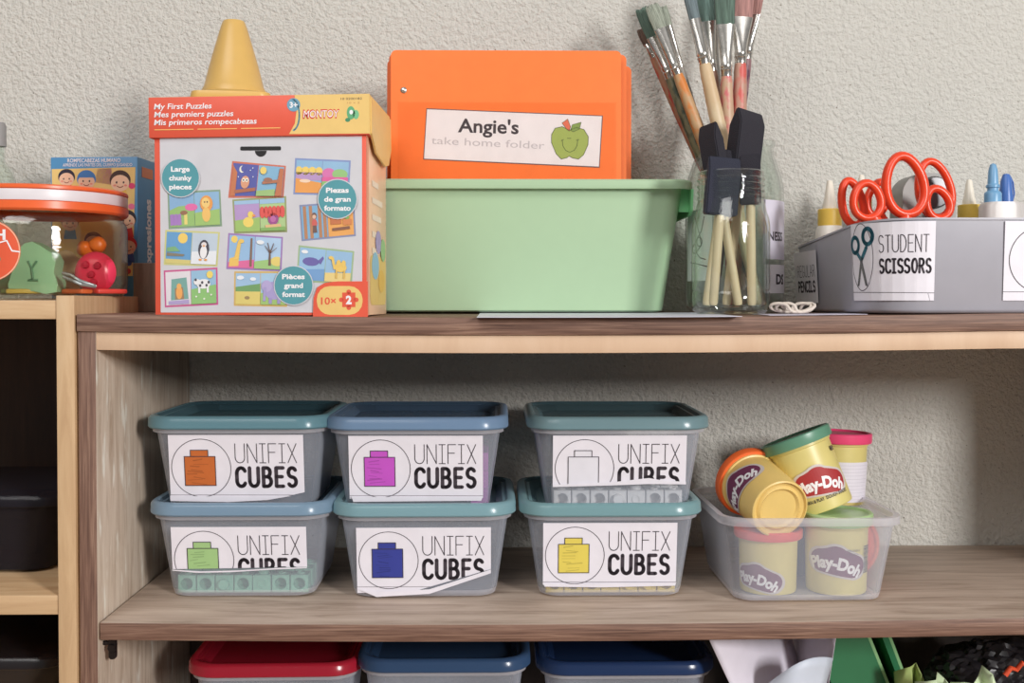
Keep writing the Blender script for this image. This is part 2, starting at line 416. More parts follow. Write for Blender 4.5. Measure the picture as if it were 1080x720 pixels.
# ------------------------------------------------------------------ light
def area(name, loc, tgt, sx, sy, e, c):
    l = bpy.data.lights.new(name, 'AREA'); l.shape = 'RECTANGLE'; l.size = sx; l.size_y = sy; l.energy = e; l.color = c
    o = bpy.data.objects.new(name, l); COL.objects.link(o); o.location = loc
    o.rotation_euler = (Vector(tgt)-Vector(loc)).to_track_quat('-Z','Y').to_euler(); return o
area('window_light', (2.2,-3.1,1.62), (0,.1,.75), .5, .75, 112, (1,.985,.97))
area('ceiling_light', (-.9,-1.9,2.5), (0,.2,.75), 1.6, 1.2, 30, (1,.985,.97))
wd = bpy.data.worlds.new('room'); SC.world = wd; wd.use_nodes = True
WN = wd.node_tree.nodes; WL = wd.node_tree.links; bg = WN['Background']; bg.inputs[1].default_value = .27
tc = WN.new('ShaderNodeTexCoord'); sx = WN.new('ShaderNodeSeparateXYZ'); WL.new(tc.outputs['Generated'], sx.inputs[0])
rp = WN.new('ShaderNodeValToRGB'); rp.color_ramp.elements[0].position = 0; rp.color_ramp.elements[0].color = (.10,.085,.07,1)
rp.color_ramp.elements[1].position = .62; rp.color_ramp.elements[1].color = (1,.99,.975,1)
mr = WN.new('ShaderNodeMapRange'); mr.inputs[1].default_value = -1; mr.inputs[2].default_value = 1; WL.new(sx.outputs['Z'], mr.inputs[0])
WL.new(mr.outputs[0], rp.inputs[0]); WL.new(rp.outputs[0], bg.inputs[0])       # the room: bright walls and ceiling, dim floor
SC.cycles.transparent_max_bounces = 40
SC.view_settings.view_transform = 'Standard'; SC.view_settings.look = 'None'; SC.view_settings.gamma = 1
SC.view_settings.use_curve_mapping = False; SC.view_settings.exposure = 0
# ------------------------------------------------------------------ clear lidded boxes on the middle shelf
TUB = clear('clear_plastic', (220,226,240), .18, .3)
def loops3(spec, r=.02, n=6):
    return [[(x,y,z) for x,y in rr(w,d,rad,n)] for (w,d,z,rad) in spec]
TW, TD, TH = .174, .172, .092                      # tub at its rim
TUBR = clear('clear_plastic_rim', (232,230,238), .34, .3)
def tub_mb(W=TW, D=TD, H=TH, tap=.022, lip=.004):
    b, d = W-tap, D-tap
    mb = MB().loft(loops3([(b-.014,d-.014,0,.016),(b-.004,d-.004,.002,.020),(b,d,.008,.022),(W,D,H-.009,.026),(W+2*lip,D+2*lip,H-.008,.028),
        (W+2*lip,D+2*lip,H,.028),(W-.001,D-.001,H,.025),(W-.003,D-.003,H-.006,.024),(b-.003,d-.003,.010,.02),(b-.008,d-.008,.004,.018),(b-.02,d-.02,.0025,.014)]))
    i0, i1 = mb.mi(TUB), mb.mi(TUBR)
    for f in mb.bm.faces:
        z = f.calc_center_median().z; f.material_index = i1 if z > H-.0095 or z < .005 else i0
    return mb
def lid_mb(W=.190, D=.186, rec=.010, rim=None, plate=None):
    mb = MB().loft(loops3([(W-.044,D-.044,.004,.02),(W-.026,D-.026,.0125,.024),(W-.012,D-.012,.0125,.028),(W-.009,D-.009,.002,.03),(W,D,.002,.032),(W+.0025,D+.0025,.0035,.033),
        (W+.0015,D+.0015,.0125,.033),(W-.002,D-.002,.0148,.032),(W-.008,D-.008,.0155,.030),(W-.015,D-.015,.015,.028),(W-.020,D-.020,.0125,.026),(W-.028,D-.028,.0162-rec,.023)]))
    i0, i1 = mb.mi(rim), mb.mi(plate)
    for f in mb.bm.faces:
        c = f.calc_center_median(); f.material_index = i1 if max(abs(v.co.x) for v in f.verts) < W/2-.0065 and max(abs(v.co.y) for v in f.verts) < D/2-.0065 else i0
    return mb
mm = .001
def front_map(W, D, tap, H, wl, z0):
    # a label stuck on the sloping front wall of a tub
    b = D-tap; s = (D-b)/2/(H-.017)
    def f(u, v, k):
        z = z0+v; y = -(b/2+s*(z-.008))
        return (u-wl/2, y-.0004-k, z)
    return f
CUBE_INK = {'orange': (196,104,48), 'pink': (196,84,196), 'white': (226,224,232), 'green': (160,196,132), 'blue': (52,62,148), 'yellow': (226,206,92)}
def cube_label(c, cut=None, flap=None):
    d = Decal()
    d.rect(0,0,139*mm,70*mm, PAPER)
    d.L = 2; d.ring(33*mm,35*mm,30.6*mm,30.6*mm,.7*mm, INK)
    m = C(CUBE_INK[c])
    d.L = 3; d.rect(16*mm,16.5*mm,47.7*mm,47.3*mm,m); d.rect(22.5*mm,47.3*mm,40.5*mm,54*mm,m)
    if c not in ('white',):
        r = random.Random(c); m2 = C(tuple(int(v*.86) for v in CUBE_INK[c])); d.L = 4
        for i in range(9):
            y = (19+3.0*i+r.uniform(-1,1))*mm; x = 18+r.uniform(0,8)
            d.stroke([(x*mm,y),((x+r.uniform(8,16))*mm,y+r.uniform(-2,2)*mm)], r.uniform(.5,1.1)*mm, m2)
    d.L = 5
    for a in ([(16,16.5),(47.7,16.5),(47.7,47.3),(16,47.3),(16,16.5)], [(22.5,47.3),(22.5,54),(40.5,54),(40.5,47.3)]):
        d.stroke([(x*mm,y*mm) for x,y in a], .8*mm, INK)
    d.L = 2
    d.stext('UNIFIX', 68*mm, 40*mm, 64*mm, 21*mm, .9*mm, INK, sp=.17)
    for q in range(1): d.stext('CUBES', 67.5*mm, 13.5*mm, 65*mm, 23.5*mm, 3.9*mm, INK, sp=.34)
    d.stroke([(0,6.5*mm),(139*mm,6.0*mm)], .5*mm, C((120,112,120)))
    return d
BX = .5
def lid_mat(name, c, tint, fac=.6): return clear(name, c, fac, .22, tint)
def make_box(label, cx_px, front_y, z, lidc, ink, cuts=(), flap=None, rz=0, ldx=0, ly=6, tint=(150,184,196)):
    """front_y: y of the tub's lid edge nearest the camera"""
    cx = PX(cx_px, front_y); cy = front_y+.093
    t = thing('storage_box', label, 'box', (cx, cy, z+.0006), (0,0,rz), 'clear lidded boxes of cubes on the middle shelf')
    tub_mb().build('tub', TUB, t)
    l = lid_mb(rim=lid_mat('lid_%d_%d_%d' % lidc, tuple(min(255,int(v*1.12)) for v in lidc), tint), plate=lid_mat('lidplate_shaded_%d_%d_%d' % lidc, lidc, (120,156,168), .28)).build('lid', None, t, loc=(0,0,.0862))  # plate tinted darker than the rim: shade below put into its colour
    d = cube_label(ink)
    if flap:
        d2 = Decal(); d.L = 7; d.poly([(x*mm,y*mm) for x,y in flap], PAPER)
    fm = front_map(TW, TD, .022, TH, .139, ly*mm)
    fl = d.it[-1:] if flap else []
    if flap: d.it = d.it[:-1]
    o = d.build('label', lambda u, v, k: fm(u+ldx, v, k), t, cuts=cuts)
    if flap:
        e = Decal(); e.it = fl
        def ff(u, v, k):
            x, y, zz = fm(u+ldx, v, k); return (x, y-.0012, zz)
        e.build('label_fold', ff, t)['label'] = 'white folded lower edge of the label'
    return t
def cutline(x0,y0,x1,y1):
    n = Vector((y1-y0, -(x1-x0))).normalized()
    if n.y > 0: n = -n
    return ((x0*mm,y0*mm),(n.x,n.y))
za_ = shelf_z(-.2)
FY = .070
z2 = .0886
BOXES = {}
def bz(px): return shelf_z(PX(px,FY+.05))
BOXES['green'] = make_box('clear box with a slate-blue lid and a green cube on its label', 248.5, FY, bz(248), (136,162,184), 'green', [cutline(0,25,139,27)], [(0,25),(30,23),(70,24),(110,26.5),(139,27),(139,26),(100,24.5),(60,22),(25,21.5),(0,24)])
BOXES['orange'] = make_box('clear box with a teal lid and an orange cube on its label', 246, FY+.004, bz(248)+z2, (112,152,164), 'orange', [cutline(0,2,139,2.5), cutline(100,0,139,9)], [(0,6),(50,5),(95,4.5),(126,5.5),(100,1),(60,-1),(0,.3)], ly=12)
BOXES['blue'] = make_box('clear box with a pale lid and a dark blue cube on its label', 445, FY, bz(445), (140,176,184), 'blue', [cutline(68,4,139,25)], [(0,5),(20,1),(75,4),(139,25),(139,21),(75,-1),(20,-4)], rz=.01)
BOXES['pink'] = make_box('clear box with a light blue lid and a pink-purple cube on its label', 438, FY+.004, bz(445)+z2, (128,156,188), 'pink', [cutline(0,3,139,4)], [(2,6),(50,5),(139,5.5),(137,1),(60,.5),(4,0)], rz=-.005, ly=12)
BOXES['yellow'] = make_box('clear box with a greenish-grey lid and a yellow cube on its label', 647, FY, bz(644), (134,172,176), 'yellow', [cutline(0,3.5,139,5)], [(0,5),(50,4.5),(139,6),(138,2.5),(60,1),(2,2)], ldx=-.002, ly=10.5)
BOXES['white'] = make_box('clear box with a grey-teal lid and an uncoloured white cube on its label', 655, FY+.004, bz(644)+z2, (128,158,164), 'white', [cutline(0,17.5,139,20)], [(0,18),(40,20),(66,21),(100,25),(116,22),(139,21),(139,18),(100,18.5),(60,17),(0,15.5)], ldx=.000, ly=12)
# linking cubes inside
def cube_mb():
    s = .0186; b = MB(); h = s/2; n = 32
    def sq(k, y):
        o = []
        for i in range(n):
            a = 2*PI*i/n; c, q_ = math.cos(a), math.sin(a); m_ = max(abs(c), abs(q_)); o.append((k*c/m_, y, k*q_/m_))
        return o
    def ci(r, y): return [(r*math.cos(2*PI*i/n), y, r*math.sin(2*PI*i/n)) for i in range(n)]
    b.loft([sq(h-.0008,h), sq(h,h-.0008), sq(h,-h+.0008), sq(h-.0008,-h), ci(.0064,-h), ci(.0060,-h+.0006), ci(.0060,.004)])
    # round dot hole on the top face and a stud behind
    b.lathe([(.0058,-.0002),(.0058,.0045),(.0050,.0055),(.0,.0055)], 20, mtx=Matrix.Translation((0,h,0))@Matrix.Rotation(-PI/2,4,'X'))
    b.lathe([(.0045,0),(.0045,.0012),(.0032,.0012),(.0032,.0002)], 18, mtx=Matrix.Translation((0,0,h)))
    return b
def cubes(box, name, c, spots, label, group):
    m = mat('cube_'+name, c, .4)
    o0 = None
    for (x, y, z, rx, rz) in spots:
        if o0 is None: o0 = o = cube_mb().build('linking_cube', m, smooth=30)
        else: o = o0.copy(); COL.objects.link(o)
        o.location = box.location+Vector((x,y,z)); o.rotation_euler = (rx,0,rz)
        tag(o, label, 'cube', group)
rnd = random.Random(3)
def row(n, y, z, x0=-.0588, dx=.0196): return [(x0+i*dx, y, z, rnd.choice((0,0,0,PI/2)) if 0 < i < n-1 else 0, rnd.choice((0,0,0,PI)) if 0 < i < n-1 else 0) for i in range(n)]
Z1 = .0025+.0097
cubes(BOXES['green'], 'green', (132,188,162), row(7,-.0565,Z1)+row(7,-.030,Z1)+row(7,-.004,Z1), 'green linking cube lying in the clear box with the slate-blue lid', 'green cubes in the lower left box')
cubes(BOXES['yellow'], 'yellow', (232,206,96), row(7,-.0565,Z1)+row(7,-.030,Z1), 'yellow linking cube in the bottom of the box with the yellow cube label', 'yellow cubes in the lower right box')
cubes(BOXES['white'], 'white', (228,226,226), row(7,-.0565,Z1)+row(7,-.030,Z1), 'white linking cube in the bottom of the box with the uncoloured cube label', 'white cubes in the upper right box')
cubes(BOXES['pink'], 'pink', (190,96,186), [(.0648,-.045+.021*j,Z1+.0192*k,0,PI/2) for j in range(5) for k in range(3)], 'pink-purple linking cube stacked at the right side of its clear box', 'pink cubes in the upper middle box')
cubes(BOXES['blue'], 'blue', (60,70,150), row(6,.03,Z1), 'dark blue linking cube at the back of its clear box', 'blue cubes in the lower middle box')
cubes(BOXES['orange'], 'orange', (190,104,56), row(6,.03,Z1), 'orange linking cube at the back of its clear box', 'orange cubes in the upper left box')
# ------------------------------------------------------------------ open clear tub of dough pots
tx = PX(857, .06); TY = .052; tz = shelf_z(tx)
PT = clear('clear_plastic_open', (236,230,240), .12, .3)
pt = thing('plastic_tub', 'open clear plastic tub piled with modelling-dough pots at the right of the shelf', 'tub', (tx, TY+.092, tz+.0006), (0,0,.01))
tub_mb(.178,.185,.089,.022,.005).build('tub_body', PT, pt)
M_POT = mat('pot_yellow', (218,204,130), .38); M_POTO = mat('pot_apricot', (232,200,122), .38)
M_BADGE = flat('badge_red', (168,48,50)); M_BADGEP = flat('badge_purple', (112,52,84)); M_WHT = flat('print_white', (240,238,240), .4); M_GRYB = flat('badge_rim', (205,196,190))
def can_logo(d, mb, w=.050):
    k = w/.050
    def S(pts): return [(x*k, y*k) for x, y in pts]
    shape = arc(-.012,.0015,.012,.0105,90,270,10)+arc(.013,-.003,.013,.0105,-90,70,10)+arc(-.001,.005,.011,.010,40,125,8)
    big = [(x*1.13, y*1.16) for x, y in shape]
    d.L = 1; d.poly(S(big), M_GRYB); d.L = 2; d.poly(S(shape), mb)
    d.L = 3; d.text('Play-Doh', 0, 0*k, .0105*k, M_WHT, w=.047*k, bold=.045, ang=-.16, arcr=.05*k)
    return d
def make_can(label, lidc, H=.080, R=.0325, badge=M_BADGEP, body=M_POT, ang=-PI/2, loc=(0,0,0), rot=None, wrap=None, extra=None, lw=.050, lv=.30):
    t = thing('dough_pot', label, 'dough pot', loc, rot, 'modelling-dough pots in the open clear tub')
    rb, rt = R*.93, R*1.0
    MB().lathe([(.0,.004),(rb*.62,.004),(rb*.70,.0015),(rb*.80,.004),(rb-.003,.003),(rb-.002,0),(rb-.0005,.0006),(rb,.003),(rt-.001,H*.80),(rt-.001,H*.82),(rt+.0006,H*.83),(rt+.001,H*.93),(.0,H*.93)], 56).build('pot_body', body, t)
    m = mat('pot_lid_%d_%d_%d' % lidc, lidc, .35)
    MB().lathe([(rt+.0012,H*.86),(rt+.0035,H*.86),(rt+.0042,H*.875),(rt+.0042,H*.985),(rt+.003,H),(rt+.0005,H),(rt-.001,H*.975),(0,H*.975)], 56).build('pot_lid', m, t)
    d = Decal(); can_logo(d, badge, lw)
    if extra: extra(d)
    d.build('printed_label', cyl_map(rb, H*lv, ang, rt, H*.8), t, su=.003)
    if wrap: wrap(t, rb, rt, H)
    return t
fz = tz+.0036
def slogan(d):
    d.L = 3; d.text('LEARN & PLAY  DOUGH SHADES', 0, -.0165, .0036, INK, w=.052, bold=.02)
    d.rect(.026,.026,.0285,.031,INK); d.rect(.0295,.026,.032,.031,INK)
def barcode(d):
    r = random.Random(5); y = -.012; d.L = 3
    while y < .016:
        h = r.choice((.0004,.0007,.001)); d.rect(.030,y,.041,y+h,INK); y += h+.0006
    for j in range(2): d.text('NON TOXIC 3+' if j else 'REUSABLE', .017-.002*j, .013-.004*j, .0022, INK, w=.014)
def P3(px, py, Y): return at(px, py, Y)
def setz(px, Y, z): v = P3(px, 330, Y); return Vector((v.x, Y, z))
make_can('squat dough pot with a coral-red lid standing at the tub\'s front left corner', (232,92,84), .066, .0315, M_BADGEP, M_POT, math.radians(-126), setz(811,.105,fz), lw=.050, lv=.26)
make_can('upright dough pot with a green lid and a barcode, in front under the tilted pot', (176,208,150), .083, .0335, M_BADGEP, M_POT, math.radians(-106), setz(883,.104,fz), extra=barcode, lv=.42, lw=.058)
make_can('dark blue pot glimpsed between the two front dough pots', (46,52,104), .080, .0325, M_BADGEP, mat('pot_blue', (52,58,112), .4), 0, setz(827,.182,fz))
q = Quaternion((1,0,0), PI/2)
make_can('dough pot with an orange-red lid lying behind the barcode pot', (240,104,78), .080, .033, M_BADGEP, M_POT, 0, Vector((PX(889,.16), .224, fz+.0378)), q)
# tilted pot with green lid
b0 = P3(869, 536, .122); l0 = P3(839, 463, .134); v = (l0-b0).normalized()
q = Vector((0,0,1)).rotation_difference(v)
make_can('pot with a dark green lid leaning left on top of the pile', (100,150,126), .084, .0345, M_BADGE, M_POT, math.radians(-90), b0, q, extra=slogan, lw=.056, lv=.36)
# pot lying with its base towards the room
b0 = P3(823, 537, .066); l0 = P3(790, 508, .137); v = (l0-b0).normalized()
q = Vector((0,0,1)).rotation_difference(v)
make_can('pot with an orange lid lying on the pile with its base towards the viewer', (244,112,56), .080, .0335, M_BADGEP, M_POTO, math.radians(0), b0, q @ Quaternion((0,0,1), math.radians(212)), lw=.058, lv=.52)
def sticker(t, rb, rt, H):
    d = Decal(); d.L = 4; d.rect(-.028,0,.030,H*.56,flat('sticker_white',(226,222,232)),.003); d.L = 5
    for i in range(11): d.rect(-.026, .003+i*.0038, .027, .0034+i*.0038, C((200,196,208)))
    d.build('price_sticker', cyl_map(rb, H*.05, math.radians(-84), rt, H*.8), t, su=.003)['label'] = 'white ruled sticker'
make_can('pot with a bright pink lid and a white ruled sticker, at the back right', (236,76,124), .080, .034, M_BADGEP, M_POT, math.radians(130), setz(882,.192,fz+.0768), Euler((-.02,.03,0)).to_quaternion(), wrap=sticker)
# ------------------------------------------------------------------ puzzle box on the top board
bw_l = PX(162,.03); bw_r = PX(388,.03); PW = bw_r-bw_l; PB = top_z((bw_l+bw_r)/2,.03); PH = PZ(145,.03,275)-PB; PD = .125
CARD = mat('card_coral', (226,92,68), .45); CARDW = flat('card_white', (206,205,210), .4); CARDP = mat('card_peach_sheen', (250,206,172), .4, var=.05, vs=12); TAN = flat('card_tan', (232,196,120), .42)  # peach side has the pale wash of reflected light in its colour
pz = thing('puzzle_box', 'white and coral cardboard puzzle box with ten little pictures on its front', 'box', ((bw_l+bw_r)/2+.003, .030+PD/2, PB+.0006), (0,0,-.052))
mb = MB().box(-PW/2, PW/2, -PD/2, PD/2, 0, PH+.004, bev=.0007)
bmesh.ops.recalc_face_normals(mb.bm, faces=mb.bm.faces[:])
ka, kb = mb.mi(CARD), mb.mi(CARDP)
for f in mb.bm.faces: f.material_index = kb if f.normal.x > .6 else ka
mb.build('box_body', None, pz)
d = Decal()
def q(X, Y): return ((150+X/2.881-162)/226*PW, (330-(90+Y/2.881))/185*PH)
def qp(pts): return [q(*p) for p in pts]
d.L = 0; a = q(52,150); b = q(672,683); d.rect(a[0], b[1], b[0], PH, CARDW); 
TEAL = flat('print_teal', (84,152,162))
def C2(c): g = 198; return C(tuple(int(v*.80+g*.20) for v in c))

def pic(tl, tr, br, bl, border, lc, rc, L=1):
    d.L = L; d.poly(qp([tl,tr,br,bl]), C2(border))
    def B(s, t):
        x = (tl[0]*(1-s)+tr[0]*s)*(1-t)+(bl[0]*(1-s)+br[0]*s)*t; y = (tl[1]*(1-s)+tr[1]*s)*(1-t)+(bl[1]*(1-s)+br[1]*s)*t
        return q(x, y)
    d.L = L+1
    d.poly([B(.03,.05),B(.495,.05),B(.495,.95),B(.03,.95)], C2(lc)); d.poly([B(.505,.05),B(.97,.05),B(.97,.95),B(.505,.95)], C2(rc))
    st = [L+2]
    def blob(s, t, rs, rt, c, n=14, up=1):
        d.L = st[0]; d.poly([B(min(.97,max(.03,s+rs*math.cos(2*PI*i/n))), min(.95,max(.05,t+rt*math.sin(2*PI*i/n)))) for i in range(n)], C2(c)); st[0] += up
    def pol(pts, c, up=1):
        d.L = st[0]; d.poly([B(*p) for p in pts], C2(c)); st[0] += up
    return blob, pol
b_, p_ = pic((275,230),(440,245),(432,340),(262,340),(206,96,70),(66,72,158),(120,176,214))      # owl by night, tree by day
b_(.2,.2,.05,.1,(240,236,214)); b_(.225,.18,.045,.09,(66,72,158)); p_([(.03,.1),(.12,.3),(.12,.95),(.03,.95)],(196,104,60)); p_([(.1,.78),(.48,.7),(.48,.8),(.1,.88)],(170,90,60))
b_(.28,.56,.08,.18,(226,150,110)); b_(.25,.5,.03,.06,(250,240,220)); b_(.31,.5,.03,.06,(250,240,220)); b_(.25,.5,.012,.025,(50,40,60)); b_(.31,.5,.012,.025,(50,40,60))
for s,t in ((.4,.15),(.42,.4),(.36,.22),(.15,.42)): b_(s,t,.01,.02,(240,240,250),6,0)
p_([(.9,.1),(.97,.1),(.97,.95),(.84,.95)],(190,100,60)); p_([(.6,.52),(.9,.44),(.9,.54),(.6,.6)],(176,100,66)); b_(.7,.47,.08,.07,(150,92,70)); b_(.6,.2,.06,.11,(244,208,96)); p_([(.505,.8),(.84,.74),(.84,.95),(.505,.95)],(150,190,110))
b_, p_ = pic((275,345),(440,335),(443,443),(280,447),(140,150,90),(176,140,200),(170,204,130))   # duckling, snail
p_([(.03,.05),(.495,.05),(.495,.16),(.03,.16)],(150,190,226)); p_([(.505,.05),(.97,.05),(.97,.18),(.505,.18)],(150,190,226))
p_([(.03,.62),(.495,.55),(.495,.95),(.03,.95)],(150,190,90)); b_(.28,.68,.1,.15,(246,214,90)); b_(.33,.47,.055,.1,(246,214,90)); b_(.39,.5,.03,.035,(236,140,60))
for i in range(6): b_(.55+.075*i,.42,.05,.17,(226,66,60),10,0)
b_(.75,.62,.1,.17,(150,60,130)); b_(.75,.62,.055,.09,(190,90,160)); p_([(.6,.78),(.88,.76),(.9,.84),(.6,.86)],(230,180,120)); p_([(.505,.86),(.97,.84),(.97,.95),(.505,.95)],(120,170,80))
b_, p_ = pic((262,445),(430,457),(425,560),(255,553),(150,110,180),(140,184,226),(170,204,236))  # giraffe, bare tree
b_(.12,.16,.06,.1,(246,206,90)); p_([(.03,.8),(.495,.7),(.495,.95),(.03,.95)],(226,90,150)); p_([(.05,.7),(.22,.6),(.22,.9),(.05,.92)],(240,190,80)); p_([(.19,.2),(.25,.2),(.22,.7),(.13,.72)],(244,196,84)); b_(.25,.2,.05,.06,(244,196,84)); p_([(.42,.1),(.45,.1),(.46,.9),(.42,.9)],(120,84,60))
p_([(.505,.75),(.97,.62),(.97,.95),(.505,.95)],(150,196,110)); b_(.92,.72,.12,.14,(232,206,100)); p_([(.77,.4),(.79,.4),(.81,.85),(.76,.85)],(96,66,54))
for s,t in ((.68,.28),(.73,.2),(.84,.2),(.9,.32)): p_([(.775,.5),(s,t),(s+.012,t),(.795,.5)],(96,66,54),0)
b_(.6,.2,.07,.06,(240,244,250))
b_, p_ = pic((280,560),(442,560),(442,666),(278,663),(214,170,80),(150,190,226),(160,200,230))   # meadow, elephant
p_([(.03,.45),(.495,.35),(.495,.6),(.03,.6)],(96,150,80)); p_([(.03,.58),(.495,.58),(.495,.95),(.03,.95)],(226,204,100)); b_(.25,.76,.05,.05,(150,120,70)); b_(.12,.18,.07,.06,(240,244,250)); b_(.36,.22,.06,.05,(240,244,250))
p_([(.505,.62),(.97,.58),(.97,.95),(.505,.95)],(150,190,96)); b_(.75,.55,.17,.26,(160,146,204)); b_(.62,.42,.1,.17,(176,160,214)); p_([(.56,.45),(.62,.45),(.6,.85),(.55,.85)],(160,146,204)); p_([(.66,.75),(.72,.75),(.72,.92),(.66,.92)],(150,136,194)); p_([(.82,.72),(.88,.72),(.88,.92),(.82,.92)],(150,136,194))
b_, p_ = pic((75,322),(238,315),(243,425),(78,433),(120,150,120),(124,170,214),(130,176,216))    # field, lion
p_([(.03,.5),(.2,.4),(.495,.38),(.495,.95),(.03,.95)],(140,186,96)); b_(.44,.44,.12,.1,(230,90,160)); 
for s in (.07,.14,.21): p_([(s-.035,.62),(s+.03,.6),(s+.04,.9),(s-.03,.92)],(160,110,190),0)
p_([(.3,.62),(.36,.55),(.36,.9),(.3,.9)],(236,214,110)); b_(.3,.58,.07,.06,(140,90,60))
p_([(.505,.6),(.97,.52),(.97,.95),(.505,.95)],(150,192,96)); b_(.73,.36,.12,.22,(240,150,60)); b_(.72,.66,.08,.2,(246,190,90)); b_(.72,.34,.08,.14,(248,204,110)); b_(.7,.32,.012,.02,(60,40,40)); b_(.75,.32,.012,.02,(60,40,40))
b_, p_ = pic((68,435),(236,442),(228,545),(62,540),(206,204,120),(84,150,206),(190,206,222))     # swamp with sun, penguin
b_(.33,.22,.09,.15,(248,206,90)); p_([(.03,.82),(.495,.84),(.495,.95),(.03,.95)],(216,200,110)); p_([(.05,.64),(.38,.68),(.36,.74),(.05,.74)],(120,110,90)); p_([(.05,.5),(.2,.46),(.3,.6),(.05,.62)],(110,170,110))
p_([(.505,.6),(.97,.55),(.97,.95),(.505,.95)],(236,240,246)); b_(.73,.52,.1,.28,(46,42,54)); b_(.73,.6,.065,.19,(246,244,246)); b_(.73,.38,.05,.07,(236,226,226)); b_(.73,.42,.02,.025,(240,150,60)); b_(.68,.82,.03,.03,(240,150,60)); b_(.78,.82,.03,.03,(240,150,60))
b_, p_ = pic((62,557),(228,548),(230,660),(65,668),(200,70,130),(228,220,226),(140,186,220))     # kennel, spotted cow
p_([(.14,.25),(.42,.22),(.45,.8),(.12,.82)],(104,160,150)); p_([(.2,.5),(.35,.48),(.37,.8),(.2,.8)],(150,110,70)); b_(.28,.62,.06,.18,(244,160,70)); b_(.28,.45,.045,.08,(244,170,80)); p_([(.08,.84),(.46,.82),(.46,.93),(.08,.93)],(170,150,204))
p_([(.505,.55),(.97,.45),(.97,.95),(.505,.95)],(130,190,100)); b_(.86,.18,.06,.1,(246,214,90)); b_(.74,.42,.13,.13,(244,242,244)); b_(.62,.36,.06,.08,(244,242,244)); p_([(.64,.5),(.68,.5),(.68,.66),(.64,.66)],(244,242,244)); p_([(.8,.5),(.84,.5),(.84,.66),(.8,.66)],(244,242,244))
for s,t in ((.72,.38),(.8,.46),(.68,.46),(.6,.3),(.84,.38)): b_(s,t,.022,.04,(50,46,56),8,0)
for s,t in ((.6,.75),(.75,.82),(.88,.72)): b_(s,t,.02,.025,(240,240,220),8,0)
b_, p_ = pic((468,222),(638,230),(632,335),(462,330),(120,140,196),(130,180,220),(136,184,222))  # hills
for i in range(4): b_(.08+.12*i,.34,.07,.12,(244,206,90),10,0)
p_([(.03,.38),(.495,.38),(.495,.6),(.03,.6)],(180,140,196)); p_([(.03,.55),(.495,.66),(.495,.95),(.03,.95)],(240,150,60)); b_(.2,.62,.1,.05,(250,214,180))
b_(.62,.4,.12,.16,(220,100,170)); b_(.82,.4,.14,.14,(140,196,110)); p_([(.505,.5),(.97,.48),(.97,.62),(.505,.64)],(226,80,150)); p_([(.505,.62),(.97,.6),(.97,.95),(.505,.95)],(130,190,96))
b_, p_ = pic((480,362),(648,350),(653,455),(487,470),(120,130,170),(110,170,214),(240,160,70))   # monkey in trees, crates
for s in (.06,.17,.33,.42): p_([(s,.05),(s+.06,.05),(s+.06,.95),(s,.95)],(176,116,76),0)
b_(.26,.34,.05,.1,(96,66,60)); b_(.26,.36,.035,.06,(230,180,150)); b_(.26,.54,.05,.12,(210,80,70)); p_([(.23,.6),(.29,.6),(.3,.8),(.22,.8)],(96,66,60))
p_([(.55,.42),(.75,.4),(.75,.62),(.55,.62)],(196,100,50)); p_([(.78,.5),(.94,.5),(.94,.66),(.78,.66)],(214,120,60)); p_([(.58,.72),(.9,.7),(.9,.78),(.58,.8)],(120,70,50)); b_(.86,.45,.04,.05,(120,170,80))
b_, p_ = pic((478,482),(648,500),(640,600),(470,590),(150,180,130),(140,186,226),(140,184,222))  # whale, camel
p_([(.03,.66),(.495,.6),(.495,.95),(.03,.95)],(100,150,206)); b_(.24,.42,.15,.12,(88,80,160)); p_([(.36,.4),(.45,.24),(.47,.3),(.42,.48)],(88,80,160)); b_(.12,.16,.06,.05,(244,246,250))
p_([(.505,.7),(.97,.66),(.97,.95),(.505,.95)],(236,206,120)); b_(.78,.52,.11,.14,(240,196,84)); b_(.74,.4,.04,.1,(240,196,84)); b_(.83,.4,.04,.1,(240,196,84)); p_([(.6,.26),(.65,.26),(.7,.56),(.66,.6)],(240,196,84)); b_(.6,.26,.045,.05,(240,196,84)); p_([(.7,.6),(.73,.6),(.73,.84),(.7,.84)],(226,180,74)); p_([(.84,.6),(.87,.6),(.87,.84),(.84,.84)],(226,180,74))
sc = PW/226/2.881
for X, Y, r, ls in ((117,280,57,('Large','chunky','pieces')), (598,345,58,('Piezas','de gran','formato')), (463,602,58,('Pièces','grand','format'))):
    u, v = q(X,Y); d.L = 14; d.ell(u,v,(r+3)*sc,(r+3)*sc,CARDW); d.L = 15; d.ell(u,v,r*sc,r*sc,TEAL); d.L = 16
    for i, t in enumerate(ls): d.text(t, u, v+(1-i)*27*sc, 15*sc, M_WHT, bold=.035, w=len(t)*11.6*sc)
d.L = 2; a = q(300,199); b = q(425,187); d.rect(a[0],a[1],b[0],b[1],flat('slot_black',(28,26,30)),.0012); u,v = q(363,200); d.poly([(u+x,v+y) for x,y in arc(0,0,18*sc,18*sc,180,360,14)], flat('slot_black',(28,26,30)))
d.L = 15; d.poly(qp([(522,690),(524,640),(535,608),(560,594),(600,590),(690,590),(690,700),(522,700)]), CARD)
d.L = 16; a = q(534,690); b = q(674,604); d.rect(a[0],a[1],b[0],b[1],TAN,.013); d.L = 17
u,v = q(570,648); d.text('10×',u,v,22*sc,CARD,w=46*sc,bold=.02)
u,v = q(632,645); d.rect(u-20*sc,v-22*sc,u+20*sc,v+22*sc,CARD); 
for dx,dy in ((-23,0),(23,0),(0,24),(0,-24)): d.ell(u+dx*sc,v+dy*sc,7*sc,7*sc,CARD)
d.L = 18; d.text('2',u,v,24*sc,M_WHT,bold=.05)
d.build('front_print', plane_map((-PW/2,-PD/2,0),(1,0,0),(0,0,1),(0,-1,0)), pz)
